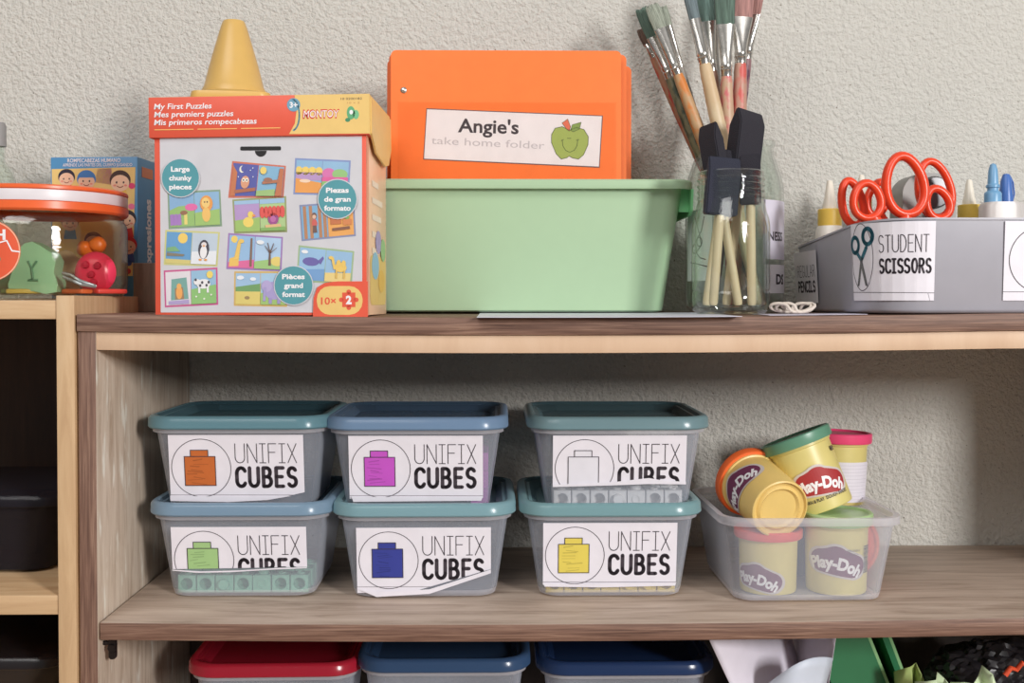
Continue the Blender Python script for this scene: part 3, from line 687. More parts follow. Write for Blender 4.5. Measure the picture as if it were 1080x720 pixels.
d = Decal(); d.L = 0                                                # right side print
d.rect(0,0,.012,PH,C((240,170,140))); d.rect(.018,.010,PD-.006,.06,C((236,200,120)),.01); d.L = 1
for i,(w_,s_) in enumerate(((.04,.018),(.066,.022),(.058,.022),(.05,.016),(.04,.016))): d.rect(.03,PH-.045-i*.017,.03+w_,PH-.045-i*.017+.006,C((246,226,206)))
for (x,y,rx,ry,c) in ((.05,.05,.022,.014,(150,196,220)),(.088,.035,.020,.012,(236,190,90)),(.068,.075,.018,.012,(176,160,206)),(.098,.068,.016,.012,(160,200,140))): d.L += 1; d.ell(x,y,rx,ry,C(c))
d.build('side_print', plane_map((PW/2,-PD/2,0),(0,1,0),(0,0,1),(1,0,0)), pz)
# lid, a little crooked
LH = PZ(103,.03,275)-PZ(146,.03,275)
ld = MB(); lw = PW+.008; ldp = PD+.008; ld.box(-lw/2,lw/2,-ldp/2,ldp/2,0,LH,bev=.0009)
bmesh.ops.recalc_face_normals(ld.bm, faces=ld.bm.faces[:])
ka, kb, kc = ld.mi(CARD), ld.mi(TAN), ld.mi(CARDP)
for f in ld.bm.faces: f.material_index = kb if f.normal.x > .6 or f.normal.z > .6 else ka
fl = [(-ldp/2+.004,.002),(-ldp/2+.03,-.014),(-ldp/2+.09,-.020),(ldp/2-.02,-.016),(ldp/2-.002,.002),(ldp/2-.002,LH-.004),(-ldp/2+.004,LH-.004)]
ld.loft([[(lw/2-.0005+t*.002, y, z) for y,z in fl] for t in (0,1)], m=TAN)
lid = ld.build('box_lid', None, pz, loc=(0,0,PH), rot=(0,-.010,0))
d = Decal(); d.L = 0; X = lambda x: (x-24)/672*lw; V = lambda y: (155-y)/118*LH
d.poly([(X(452),V(150)),(X(470),V(120)),(X(476),V(80)),(X(470),V(38)),(lw,V(38)),(lw,V(152))], TAN)
d.L = 1; d.ring(X(462),V(95),X(472)-X(450),V(95)-V(140),.0016,C((96,150,170)),20,-80,80); d.ell(X(467),V(66),.0065,.0065,C((110,160,184))); d.L = 2; d.text('3+',X(467),V(66),.0055,M_WHT,bold=.03)
d.L = 1
d.text('My First Puzzles',X(130),V(64),.0055,M_WHT,w=X(218)-X(42),bold=.015,shear=.12); d.text('Mes premiers puzzles',X(163),V(87),.0055,M_WHT,w=X(284)-X(42),bold=.015,shear=.12); d.text('Mis primeros rompecabezas',X(198),V(110),.0055,M_WHT,w=X(355)-X(42),bold=.015,shear=.12)
for k in range(3): d.rect(X(42+k*132),V(133),X(42+k*132+120),V(130.5),C((246,190,110)))
d.L = 2; d.text('MONTOY',X(550),V(93),.0084,C((214,60,50)),w=X(606)-X(494),bold=.045,shear=.1); d.L = 3; d.text('MONTOY',X(550),V(93),.0070,M_WHT,w=X(603)-X(497),bold=.0,shear=.1)
d.L = 1; d.text('10 0200182',X(642),V(51),.0022,INK,w=X(672)-X(608)); d.text('10 × 2',X(648),V(63),.0018,C((190,140,80)),w=X(668)-X(630))
d.ell(X(640),V(92),.004,.0065,C((96,170,120))); d.ell(X(655),V(97),.003,.0045,C((120,190,140))); d.ell(X(630),V(112),.0025,.002,C((70,140,100))); d.L = 2; d.ell(X(641),V(90),.0018,.0022,M_WHT)
o = d.build('lid_print', plane_map((-lw/2,-ldp/2,0),(1,0,0),(0,0,1),(0,-1,0)), lid)
# ------------------------------------------------------------------ yellow cone on the puzzle box
M_YEL = mat('cone_yellow', (212,172,98), .35)
cx = PX(248,.095); cz = PB+.0003+PH+LH+.0025
cone = thing('toy_cone', 'small yellow plastic cone standing on the lid of the puzzle box', 'cone', (cx,.095,cz), (0,0,.12))
S_ = 1.135/F*1000*.001
MB().loft(loops3([(.078,.078,0,.010),(.080,.080,.003,.011),(.078,.078,.008,.011),(.070,.070,.0095,.025),(.067,.067,.011,.028)])).build('cone_base', M_YEL, cone)
MB().lathe([(.033,.008),(.0325,.015),(.0305,.018),(.0245,.042),(.0200,.058),(.0135,.080),(.0115,.0855),(.0105,.087),(.0085,.0865),(.0072,.083),(.0,.08)],48).build('cone_body', M_YEL, cone)
# ------------------------------------------------------------------ green bin and orange folders
M_BIN = mat('bin_green', (172,200,164), .36, var=.01); M_BINR = mat('bin_green_rim', (176,214,166), .3)
GY = .150; gx0 = PX(366,GY); gx1 = PX(733,GY); gz = PZ(188.5,GY,560); GX = (gx0+gx1)/2; GW = gx1-gx0; gb = top_z(GX,GY+.08)+.0014; GH = gz-gb; GD = .166
gt = thing('storage_bin', 'pale green plastic bin holding the orange folders', 'bin', (GX,GY+GD/2,gb))
W, D = GW-.020, GD-.020
tpx = .040
mb = MB().loft(loops3([(W-tpx-.012,D-.034,0,.012),(W-tpx-.002,D-.024,.002,.015),(W-tpx,D-.022,.006,.016),(W,D,GH-.006,.02),(W+.018,D+.018,GH-.0095,.022),(W+.019,D+.019,GH-.0105,.022),(W+.020,D+.020,GH-.009,.022),(W+.020,D+.020,GH-.002,.022),(W+.016,D+.016,GH,.021),(W+.002,D+.002,GH,.02),(W-.002,D-.002,GH-.003,.018),(W-tpx-.004,D-.026,.009,.014),(W-tpx-.01,D-.032,.004,.012)]))
mb.build('bin_body', M_BIN, gt)
for s in (-1,1):
    mb = MB(); x = s*(W/2+.0085)
    pts = [(-.075,GH-.010),(-.07,GH-.034),(-.062,GH-.038),(.062,GH-.038),(.07,GH-.034),(.075,GH-.010)]
    mb.loft([[(x-.0012+.0024*t, y, z) for y,z in pts] for t in (0,1)])
    for y in (-.055,.055): mb.box(min(s*(W/2-.004),x),max(s*(W/2-.004),x),y-.001,y+.001,GH-.034,GH-.008,bev=.0004)
    mb.build('grip', mat('grip_green', (128,202,142), .3), gt)
M_OR = mat('folder_orange', (252,124,52), .38, var=.03); M_OR2 = mat('folder_orange_deep', (240,118,46), .42, var=.03)
FOLD = [(412.5,655,52,.188,.0), (410,660,56,.197,.004), (409,658,62,.206,-.003), (413,665,68,.215,.006), (408.5,662,72,.224,.0)]
FL = ['front orange folder, with the name label and apple sticker','second orange folder, just behind the labelled one','middle one of the orange folders standing in the green bin','fourth orange folder, its right edge sticking out furthest','rearmost orange folder, nearest the wall']
for i,(l,r,t,Y,rot) in enumerate(FOLD):
    x0, x1 = PX(l,Y), PX(r,Y); zt = PZ(t,Y,530); w_ = x1-x0; h_ = zt-gb-.006
    fo = thing('folder', FL[i], 'folder', ((x0+x1)/2,Y,gb+.0055), (-.015,rot*.5,0), 'orange folders in the green bin')
    for s in (0,1):
        y = -.0012+.0022*s
        mb = MB(); mb.loft([[(x,y+t_*.0009,z) for x,z in rr(w_-.003*s,h_-.004*s,.006,4,0,h_/2-.002*s)] for t_ in (0,1)])
        mb.build('cover', M_OR if not i else M_OR2, fo)
    mb = MB(); mb.lathe([(.0035,0),(.0035,.0008),(.0025,.0016),(.0,.0018)],20,mtx=Matrix.Translation((PX(426,Y)-(x0+x1)/2,-.0012,PZ(95,Y)-gb-.0055))@Matrix.Rotation(PI/2,4,'X'))
    mb.build('rivet', mat('rivet_metal',(190,186,180),.3,.9), fo)
    if i == 0:
        d = Decal(); mx_ = (x0+x1)/2
        def A(px, py): return (PX(px,Y)-mx_, PZ(py,Y)-gb-.0055)
        def G(X,Y_): return A(430+X/4.696, 80+Y_/4.696)
        d.L = 0; d.poly([G(94,160),G(966,194),G(950,453),G(78,414)], C((104,92,96))); d.L = 1; d.poly([G(97,165),G(961,198),G(946,448),G(82,410)], flat('label_white',(236,232,238),.4))
        k = 1/4.696*(Y+1.05)/F
        d.L = 2; u,v = G(400,243); d.text("Angie's",u,v-.001,68*k,INK,w=300*k,bold=.022,ang=-.03)
        u,v = G(398,330); 
        d.text('take home folder',u,v,38*k,C((196,190,198)),w=560*k,ang=-.045)
        AG = C((160,178,92)); AO = C((92,106,60))
        body = [(712,330),(712,290),(730,258),(765,250),(800,268),(835,254),(872,264),(894,300),(892,340),(870,390),(845,411),(815,405),(800,396),(785,405),(760,411),(735,385)]
        d.L = 2; d.poly([G(*p) for p in body], AG); d.L = 3; d.stroke([G(*p) for p in body+body[:1]], .0007, AO)
        d.L = 3; d.poly([G(764,232),(G(792,212)),G(806,250),G(800,272),G(786,262)], C((222,110,84))); d.poly([G(806,268),G(815,240),(G(858,228)),G(850,262),G(820,276)], C((130,156,80)))
        d.L = 4; d.stroke([G(764,232),(G(792,212)),G(806,250),G(800,272),G(786,262),G(764,232)], .0005, AO); d.stroke([G(806,268),G(815,240),(G(858,228)),G(850,262),G(820,276),G(806,268)], .0005, AO)
        d.stroke([G(*p) for p in [(765,315),(768,345),(782,368),(802,377),(824,368),(838,345),(842,315)]], .0006, AO); d.stroke([G(790,308),G(808,308)], .0006, AO); d.stroke([G(760,320),G(772,314)], .0006, AO); d.stroke([G(834,318),G(848,314)], .0006, AO)
        d.build('name_label', plane_map((0,-.0014,0),(1,0,0),(0,0,1),(0,-1,0)), fo)['label'] = 'white name label with a smiling green apple'
        # clear sleeve over the label
        mb = MB(); z0 = A(0,189)[1]; z1 = A(0,108)[1]; mb.box(-w_/2+.008,w_/2-.006,-.0042,-.0038,z0-.06,z1,bev=0)
        mb.build('clear_sleeve', glass('sleeve_clear',(252,250,248),.0,1.25,.08), fo)
# loose white sheets on the board
def sheet(label, pts, Y0, Y1, name='paper_sheet', c=(214,214,228), lift=0, n=10):
    (a, b) = pts; mb = MB()
    zt = lambda x: top_z(x,(Y0+Y1)/2)+.0007
    lo = []
    for i in range(n+1):
        x = a+(b-a)*i/n; z0 = top_z(x,Y0)+.0005; z = top_z(x,Y1)+.0005
        lo.append([(x,Y0,z0),(x,Y1,z),(x,Y1,z+.0004),(x,Y0,z0+.0004)])
    mb.loft(lo); return tag(mb.build(name, flat('sheet_%d'%c[0], c, .5), world=True, loc=((a+b)/2,(Y0+Y1)/2,zt((a+b)/2))), label, 'paper')
sheet('white sheet lying under the green bin and the front jar, poking over the board edge', (PX(503,-.005), PX(780,-.005)), -.017, .2)
sheet('lilac-white sheet on the board between the jars and the grey bin', (PX(806,.05), PX(908,.05)), .03, .10, c=(206,200,216))
# ------------------------------------------------------------------ glass jars with brushes
GLS = glass('jar_glass', (250,253,251), .05)
M_LABEL = flat('label_lilac', (222,218,232), .45)
# big jar behind
JX = PX(774,.215); JY = .215; jb = top_z(JX,JY)+.0012; JR = .056; jh = PZ(152,JY,766)-jb
bj = thing('glass_jar', 'large clear jar of paint brushes behind the smaller jar', 'jar', (JX,JY,jb))
k = jh
MB().lathe([(0,.0),(JR-.008,0),(JR-.001,.006),(JR,.014),(JR,k*.72),(JR-.003,k*.80),(JR-.008,k*.88),(.045,k*.92),(.044,k*.97),(.046,k*.985),(.046,k),(.0435,k),(.0415,k*.97),(.0425,k*.92),(JR-.010,k*.86),(JR-.0055,k*.79),(JR-.003,k*.72),(JR-.003,.014),(JR-.005,.008),(0,.006)],64).build('jar_body', GLS, bj)
d = Decal(); d.rect(.0,.004,.050,.070,M_LABEL); d.rect(-.002,-.002,.001,.070,C((120,116,128))); d.L = 2
d.text('NESS',.019,.030,.010,INK,w=.028,bold=.02); d.rect(.0,-.034,.064,-.002,flat('label_white',(226,222,230))); d.L = 3; d.text('DS',.028,-.018,.011,INK,w=.020,bold=.04)
d.build('front_label', cyl_map(JR, .055, math.radians(-66)), bj, su=.004)
d = Decal(); d.rect(-.030,-.02,.012,.060,flat('label_green_reflection',(206,214,206))); d.L = 2  # green reflection of the bin put into the label colour
for pts in ([(-.012,.052),(-.004,.030),(-.002,.020),(-.010,.012),(-.004,.006),(.004,.004)], [(.002,.052),(-.002,.036),(-.010,.026),(-.016,.018)], [(-.020,.001),(-.008,-.001),(.006,-.004)]): d.stroke(pts,.0012,INK)
d.ring(-.013,.016,.004,.005,.0012,INK,20); d.ring(-.005,.024,.004,.005,.0012,INK,20)
d.build('side_label', cyl_map(JR, .055, math.radians(-140)), bj, su=.004)
# front jar
FX = PX(770,.10); FJ = .098; fb = top_z(FX,FJ)+.0012; fh = PZ(181,FJ,770)-fb; R = .0405
fj = thing('glass_jar', 'smaller clear screw-top jar of foam brushes in front of the big jar', 'jar', (FX,FJ,fb))
nk = .0335; prof = [(0,.003),(R-.012,.002),(R-.006,0),(R-.001,.004),(R,.012),(R,.022),(R-.0012,.024),(R,.026),(R,fh*.60),(R-.001,fh*.66),(R-.004,fh*.72),(nk+.002,fh*.765)]
for i in range(4):
    z = fh*.80+i*fh*.042; prof += [(nk,z),(nk+.0016,z+.0016),(nk+.0016,z+.0026),(nk,z+.0042)]
prof += [(nk,fh*.975),(nk+.0006,fh*.99),(nk-.001,fh),(nk-.0028,fh*.985),(nk-.003,fh*.78),(R-.0065,fh*.71),(R-.003,fh*.6),(R-.003,.014),(R-.008,.007),(0,.008)]
MB().lathe(prof,64).build('jar_body', GLS, fj)
# ---- paint brushes
M_FER = mat('ferrule_metal', (206,202,196), .22, .95, var=.12, vs=200)
def hw(name, c, c2, sc=70):                                         # wooden handle with paint smears
    return wood('handle_'+name, [c, tuple(int(v*.93) for v in c)], (1,1,.6), 40, .45, .05, marks=(c2, sc*1.3, (1,1,.5), .455))
def bristle_mat(name, c):
    m = wood('bristle_'+name, [tuple(int(v*.55) for v in c), c, tuple(min(255,int(v*1.25)) for v in c)], (600,600,14), 1, .8, .6); return m
def brush(label, tip, bas, W, bl, fl, hm, bm_, r=.0055, roll=0, th=.006):
    v = (tip-bas); Ln = v.length; q = Vector((0,0,1)).rotation_difference(v.normalized()) @ Quaternion((0,0,1), roll)
    t = thing('paint_brush', label, 'brush', bas, q, 'paint brushes in the big jar')
    zf = Ln-bl-fl; zb = Ln-bl
    MB().lathe([(0,0),(r*.55,.001),(r*.7,.01),(r*1.05,zf*.45),(r*1.15,zf*.78),(r,zf*.95),(r*.82,zf),(r*.8,zf+.01),(0,zf+.01)],20).build('handle', hm, t)
    def ov(a, b, z, n=24): return [(a*math.cos(2*PI*i/n), b*math.sin(2*PI*i/n), z) for i in range(n)]
    a0 = r*.9
    mb = MB(); lo = [ov(a0,a0,zf-.006),ov(a0*1.02,a0*1.02,zf),ov(a0*1.14,a0*1.14,zf+.0015),ov(a0*1.02,a0*1.02,zf+.003),ov(a0*1.14,a0*1.14,zf+.0055),ov(a0*1.02,a0*1.02,zf+.008)]
    for s in (.3,.6,.85,1): lo.append(ov(a0+(W/2-a0)*s**1.1, a0+(th/2-a0)*s**.8, zf+.008+(fl-.008)*s))
    mb.loft(lo).build('ferrule', M_FER, t)
    mb = MB(); rn = random.Random(label); n = 36
    sh = [1+rn.uniform(-.1,.1) for i in range(n)]
    lo = []
    for s, kx, ky in ((0,.97,.9),(.15,1.0,1.05),(.5,1.08,1.15),(.8,1.04,.95),(.94,.96,.7),(1,.80,.4)):
        lo.append([(W/2*kx*math.cos(2*PI*i/n)*(1+(sh[i]-1)*s), th/2*ky*math.sin(2*PI*i/n)*(1+(sh[i]-1)*s*1.5), zb-.001+bl*s*(1+(sh[i]-1)*.4*(s>.7))) for i in range(n)])
    mb.loft(lo).build('bristles', bm_, t, smooth=25)
    return t
def PB_(px, py, Y): return at(px, py, Y)
zj = lambda px: Vector((PX(px,.215),.215,jb+.008))
def jarpt(px, Y): v = at(px, 320, Y); return Vector((v.x, Y, jb+.0075))
B = bristle_mat
TEALB = B('teal',(118,146,138)); GREYG = B('grey',(150,156,142)); DKG = B('green',(92,114,102)); MAUVE = B('mauve',(172,128,122)); BRN = B('brown',(120,96,84)); LGREY = B('pale',(160,170,164))
brush('leftmost paint brush, thin, with a brown tip and reddish smeared handle', PB_(675,30,.235), jarpt(806,.235), .010,.020,.012, hw('red',(176,128,100),(186,72,56)), BRN, .0045)
brush('left paint brush with dark green bristles and a green-stained handle', PB_(677,8,.215), jarpt(803,.205), .017,.036,.046, hw('green',(128,124,96),(64,74,58)), DKG, .0062)
brush('left paint brush with grey-green bristles and an orange-streaked tan handle', PB_(687,4,.195), jarpt(806,.185), .016,.030,.050, hw('tan',(196,158,116),(206,126,60)), GREYG, .0062)
brush('thin paint brush with grey tip and slim metal-grey handle behind the left cluster', PB_(699,6,.232), jarpt(792,.25), .009,.024,.044, hw('grey',(150,144,136),(110,112,108)), GREYG, .004)
brush('paint brush with a clean cream handle, in front of the others', PB_(722,-28,.178), jarpt(800,.172), .013,.052,.046, hw('cream',(222,200,164),(206,178,140),30), B('slate',(110,124,128)), .0072)
brush('wide paint brush with dusty grey-green bristles left of the teal one', PB_(737,-30,.225), jarpt(785,.235), .024,.058,.052, hw('beige',(196,166,136),(150,110,90)), TEALB, .0060)
brush('paint brush with pale grey bristles squeezed between the wide ones', PB_(749,-28,.235), jarpt(772,.24), .009,.066,.060, hw('pale',(214,190,158),(170,130,110)), LGREY, .0048)
brush('wide paint brush with teal bristles and a pink-spotted handle', PB_(764,-26,.18), jarpt(771,.20), .021,.054,.052, hw('spotted',(204,170,140),(206,110,112)), DKG, .0068)
brush('wide paint brush with mauve-pink bristles and a pink handle', PB_(783,-40,.195), jarpt(776,.195), .028,.062,.047, hw('pink',(196,150,130),(204,92,84)), MAUVE, .0072, roll=.15)
brush('rightmost paint brush with a dark purple-stained handle', PB_(799,-24,.225), jarpt(752,.225), .020,.044,.046, hw('purple',(150,112,116),(92,56,78)), MAUVE, .0066, roll=-.6)
# ---- foam brushes
M_FOAM = mat('foam_black', (44,42,50), .95, bump=.5, bs=900); M_FOAMB = mat('foam_blueblack', (46,48,62), .95, bump=.5, bs=900); M_DOW = wood('dowel', [(214,190,154),(226,206,172)], (60,60,5), 1, .5, .05)
def foam(label, tip, bas, W, hl, roll, m, th=.013):
    v = (tip-bas); Ln = v.length; q = Vector((0,0,1)).rotation_difference(v.normalized()) @ Quaternion((0,0,1), roll)
    t = thing('foam_brush', label, 'brush', bas, q, 'black foam brushes in the front jar')
    MB().lathe([(0,0),(.0036,.0004),(.0046,.003),(.0048,Ln*.4),(.0046,Ln-hl*.5),(0,Ln-hl*.5)],20).build('handle', M_DOW, t)
    z0 = Ln-hl; w = W/2; h = th/2
    mb = MB(); pts = [(-h,z0),(h,z0),(h,Ln-.018),(h*.1,Ln),(-h*.25,Ln),(-h,Ln-.014)]
    mb.loft([[(x,y,z) for y,z in pts] for x in (-w,w)])
    bmesh.ops.bevel(mb.bm, geom=mb.bm.edges[:], offset=.0012, segments=2, affect='EDGES')
    mb.build('foam_head', m, t)
    return t
def fpt(px, Y): v = at(px, 322, Y); return Vector((v.x, Y, fb+.0085))
foam('tall black foam brush tilted right with its slanted side showing', at(790,117,.122), fpt(766,.110), .036,.068, .55, M_FOAM, .018)
foam('narrow pointed black foam brush at the left of the jar', at(747,131,.108), fpt(779,.098), .026,.062, -1.0, M_FOAM)
foam('blue-black foam brush at the front of the jar, low and facing out', at(764,166,.082), fpt(752,.078), .034,.060, .12, M_FOAMB)
foam('short black foam brush at the right front of the jar', at(791,163,.090), fpt(793,.098), .021,.052, -.35, M_FOAM)
foam('black foam brush at the back of the jar, mostly hidden by the other heads', at(768,158,.112), fpt(745,.115), .030,.050, .1, M_FOAM)
# ------------------------------------------------------------------ grey bin with scissors and glue
M_GB = mat('bin_grey', (170,169,178), .38, var=.02)
gz_ = top_z(.42,.1)
xL = PX(838,.27); xR = .712; yF = .006; yB = .285
cx = (xL+xR)/2; cyy = (yF+yB)/2
zf_ = PZ(229.5,.008,1000); zb_ = PZ(262,.27,836)
gb_ = thing('storage_bin', 'grey plastic bin labelled for student scissors, at the right end of the board', 'bin', (cx,cyy,gz_+.0008))
def gloop(ins, z, top=False):
    pts = []
    w, d_ = xR-xL-2*ins, yB-yF-2*ins
    for (sx, sy, a0, r) in ((1,1,0,.03),(-1,1,90,.03),(-1,-1,180,.058),(1,-1,270,.058)):
        r = max(.004, r-ins*.5); ry = r*1.15
        for i in range(9):
            a = math.radians(a0+90*i/8); pts.append((sx*(w/2-r)+r*math.cos(a), sy*(d_/2-ry)+ry*math.sin(a)))
    out = []
    for x, y in pts:
        zz = z
        if top:
            fr = (y+d_/2)/d_; zz = z+(zf_+(zb_-zf_)*max(0,fr-.05)/.95)-gz_-.0008
        out.append((x, y, zz))
    return out
mb = MB().loft([gloop(.010,0),gloop(.0065,.0015),gloop(.005,.004),gloop(.0012,-.0025,True),gloop(0,-.002,True),gloop(0,0,True),gloop(.002,0,True),gloop(.003,-.003,True),gloop(.008,.006),gloop(.014,.003)])
mb.build('bin_body', M_GB, gb_)
# wrap map along the outline: u measured from the front face, leftwards round the corner
out_ = gloop(0,0); 
ptsF = out_[18:27]                                                   # the front-left corner, from the left face to the front
path = [Vector((out_[17][0],out_[17][1]))]+[Vector((p[0],p[1])) for p in ptsF]+[Vector((out_[27][0],out_[27][1]))]
cum = [0]
for a, b in zip(path, path[1:]): cum.append(cum[-1]+(b-a).length)
def wrap_bin(u0, zz0):
    def f(u, v, k):
        s = u0+u
        i = 0
        while i < len(path)-2 and s > cum[i+1]: i += 1
        dv = (path[i+1]-path[i]).normalized(); p_ = path[i]+dv*(s-cum[i]); n = Vector((dv.y,-dv.x))
        z = zz0+v; ins = .005*(1-z/.094)
        p_ = p_+n*(.0008+k-ins)
        return (p_.x, p_.y, z)
    return f
def s_at(px):                                                        # arc length where the outline projects to px
    best = None
    for i in range(600):
        s = cum[-1]*i/599; j = 0
        while j < len(path)-2 and s > cum[j+1]: j += 1
        p_ = path[j]+(path[j+1]-path[j]).normalized()*(s-cum[j])
        e = abs(PX(px, cyy+p_.y)-(cx+p_.x))
        if best is None or e < best[0]: best = (e, s)
    return best[1]
s0, s1 = s_at(897), s_at(986); lw_ = s1-s0; lh = .077
d = Decal(); d.rect(0,0,lw_,lh,PAPER); d.L = 2
s922 = s_at(924)-s0
d.ring(s922*.46,.0435,s922*.42,.0335,.0007,INK,48)
SB = C((44,104,122)); ccx = s922*.46
d.L = 3
for s in (-1,1):
    d.ring(ccx+s*.0095,.060+.004*s,.0062,.0078,.0042,SB,24)
    d.stroke([(ccx+s*.0075,.051+.002*s),(ccx+s*.001,.042)],.004,SB)
    d.stroke([(ccx+s*.001,.042),(ccx-s*.006,.016)],.0030,C((110,110,112)))
    d.stroke([(ccx-s*.001,.040),(ccx-s*.0078,.014)],.0006,INK)
d.L = 2; xa = s922+.002
d.stext('STUDENT',xa,.047,lw_-xa-.006,.0175,.0009,INK,sp=.2); d.stext('SCISSORS',xa,.0262,lw_-xa-.003,.0155,.0022,INK,sp=.3)
d.stroke([(0,.0085),(lw_,.0075)],.0005,INK); d.stroke([(lw_-.006,.0075),(lw_-.004,0)],.0004,C((150,146,156)))
d.build('scissors_label', wrap_bin(s0,.0125), gb_, su=.003)['label'] = 'white student scissors label'
s2 = s_at(1059); d = Decal(); d.rect(0,0,.09,.077,PAPER); d.L = 2; d.ring(.037,.040,.032,.032,.0008,INK,60); d.stroke([(0,.0085),(.09,.0085)],.0005,INK)
d.build('second_label', wrap_bin(s2,.0125), gb_)['label'] = 'white label cut off by the picture edge'
# pencils label on the left wall, towards the back
yl = cyy+path[0].y
d = Decal(); d.rect(0,0,.092,.060,flat('label_grey',(222,218,222))); d.L = 2
d.stext('REGULAR',.014,.030,.070,.014,.0008,INK,sp=.2); d.stext('PENCILS',.014,.012,.070,.014,.0026,INK,sp=.22)
xx = -(xR-xL)/2
d.build('pencils_label', lambda u,v,k: (xx-.0012-k+.005*(1-(.011+v)/.08), .128-u, .010+v), gb_)['label'] = 'small pencils label at the back of the left side'
# string / rubber bands on the sheet
mb = MB(); p0 = at(838,322,.075); rn = random.Random(4)
for j in range(3):
    a0 = rn.uniform(0,3); pts = []
    for i in range(28):
        a = 2*PI*i/28; pts.append((p0.x+(-.004+.004*j)+(.017-.002*j)*math.cos(a)+.004*math.cos(3*a+a0), p0.y+.010*math.sin(a), top_z(.3,.08)+.003+.0045*(1+math.sin(2*a+a0))))
    mb.tube(pts,.0016,8,closed=True)
tag(mb.build('rubber_band', mat('band_cream',(214,202,190),.6), world=True, loc=(p0.x,p0.y,top_z(.3,.08)+.001)), 'tangled pale elastic bands on the lilac sheet by the grey bin', 'elastic band')
# ---- scissors
M_SC = mat('scissor_orange', (238,72,38), .3, var=.03); M_BL = mat('blade_steel', (186,188,192), .22, 1)
binz = gz_+.006
def scissors(label, piv, lops, tips, rz=0, body=M_SC):
    """piv: pivot point (world); lops: two closed finger loops as (cx,cz,rx,rz,tilt,dy) relative to the pivot"""
    t = thing('scissors', label, 'scissors', piv, (0,0,rz), 'orange scissors standing in the grey bin')
    for i, (lx, lz, rx, rz_, tl, dy, r) in enumerate(lops):
        mb = MB(); n = 36; pts = []; rs = []
        for j in range(n):
            a = 2*PI*j/n; x = rx*math.cos(a)*(1-.13*math.sin(a)); z = rz_*math.sin(a)
            pts.append((lx+x*math.cos(tl)-z*math.sin(tl), dy, lz+x*math.sin(tl)+z*math.cos(tl)))
        mb.tube(pts, r, 12, closed=True, rz=1.25)
        # shank from the loop down to the pivot
        k = min(range(n), key=lambda j: (Vector(pts[j])-Vector((0,dy,0))).length); a, b = Vector(pts[k]), Vector((0,dy*.4,-.004))
        mb.tube([a+(a-b)*.0, a.lerp(b,.35), a.lerp(b,.7), b], [r*1.35, r*1.8, r*1.7, r*1.3], 12, rz=.9)
        mb.build('handle', body, t)
    for (tx_, dy) in tips:
        mb = MB(); pts = [(-.006,0),(.006,.004),(.006,-.02),(tx_+.001,-.075),(tx_-.001,-.075),(-.006,-.02)]
        mb.prism(pts, dy-.0008, dy+.0008, bev=.0003); mb.build('blade', M_BL, t)
    mb = MB(); mb.lathe([(0,-.004),(.0035,-.004),(.0035,.004),(0,.004)],16,mtx=Matrix.Rotation(PI/2,4,'X')); mb.build('screw', M_BL, t)
    return t
def rel(px, py, Y, piv): v = at(px,py,Y); return v.x-piv.x, v.z-piv.z
def mk(label, pv, Y, ls, tips=((.004,.002),(-.004,-.002)), rz=0):
    piv = at(pv[0],pv[1],Y); K = (Y+1.05)/F; L_ = []
    for (px,py,rx,rz_,tl,dy,r) in ls:
        x, z = rel(px,py,Y,piv); L_.append((x,z,rx*K,rz_*K,tl,dy,r))
    scissors(label, piv, L_, tips, rz)
mk('small pair of orange scissors at the left, its two rings overlapping', (934,256), .085, [(911,212.5,14.5,18.5,.10,-.010,.0042),(902,213,11,24,.20,.010,.0042)])
mk('large orange scissors in the middle with one long upright ring', (954,268), .105, [(952,196,20,31,.16,-.006,.0050),(930,208,10,18,-.25,.014,.0042)])
mk('orange scissors at the right with a tall ring bent over a small one', (972,262), .140, [(984,200,17,30,.22,-.004,.0042),(982,216,12,16,.35,-.018,.0044)])
# grey rounded sharpener behind the scissors
p = at(973,205,.185); t = thing('desk_sharpener', 'shiny grey rounded gadget behind the scissors in the bin', 'sharpener', (p.x,p.y,binz))
mg = mat('gadget_grey', (132,130,126), .45, .1)
hz = p.z-binz
MB().loft([[(x,y,z) for x,z in rr(.060,hz+.022,.024,8,0,(hz+.022)/2)] for y in (-.02,.02)]).build('sharpener_body', mg, t)
MB().lathe([(.0,.0),(.016,.0),(.018,.004),(.016,.008),(0,.009)],32,mtx=Matrix.Translation((.004,-.020,hz))@Matrix.Rotation(PI/2,4,'X')).build('sharpener_dial', mat('gadget_dark',(92,92,94),.35,.4), t)
# glue bottles
M_WB = mat('bottle_white', (232,226,214), .35); M_YC = mat('cap_yellow', (226,190,84), .4); M_TIP = mat('tip_white', (236,228,212), .35, sss=.1)
def glue(label, px, Y, ty, cy0, cy1, r, caps=M_YC, tipm=M_TIP, body=M_WB):
    p = at(px,cy1,Y); zt, zc = PZ(ty,Y,px)-binz, PZ(cy0,Y,px)-binz; zc1 = p.z-binz
    t = thing('glue_bottle', label, 'glue bottle', (p.x,Y,binz), None, 'glue bottles in the grey bin')
    MB().lathe([(0,0),(r*1.25-.002,0),(r*1.25,.003),(r*1.25,zc1-.016),(r*1.15,zc1-.006),(r*.9,zc1),(0,zc1)],36).build('bottle_body', body, t)
    MB().lathe([(0,zc1-.004),(r,zc1-.003),(r*1.02,zc1),(r*1.02,zc-.001),(r*.95,zc),(0,zc)],36).build('cap', caps, t)
    h = zt-zc
    MB().lathe([(0,zc-.001),(r*.62,zc-.001),(r*.60,zc+h*.15),(r*.5,zc+h*.3),(r*.30,zc+h*.85),(r*.22,zc+h*.98),(0,zc+h)],28).build('nozzle', tipm, t)
    return t
glue('glue bottle with a yellow cap at the left corner of the grey bin', 875,.215,190,220.5,236,.0132)
glue('glue bottle with a yellow cap seen through the ring of the small scissors', 908.5,.245,184,208,219,.0118)
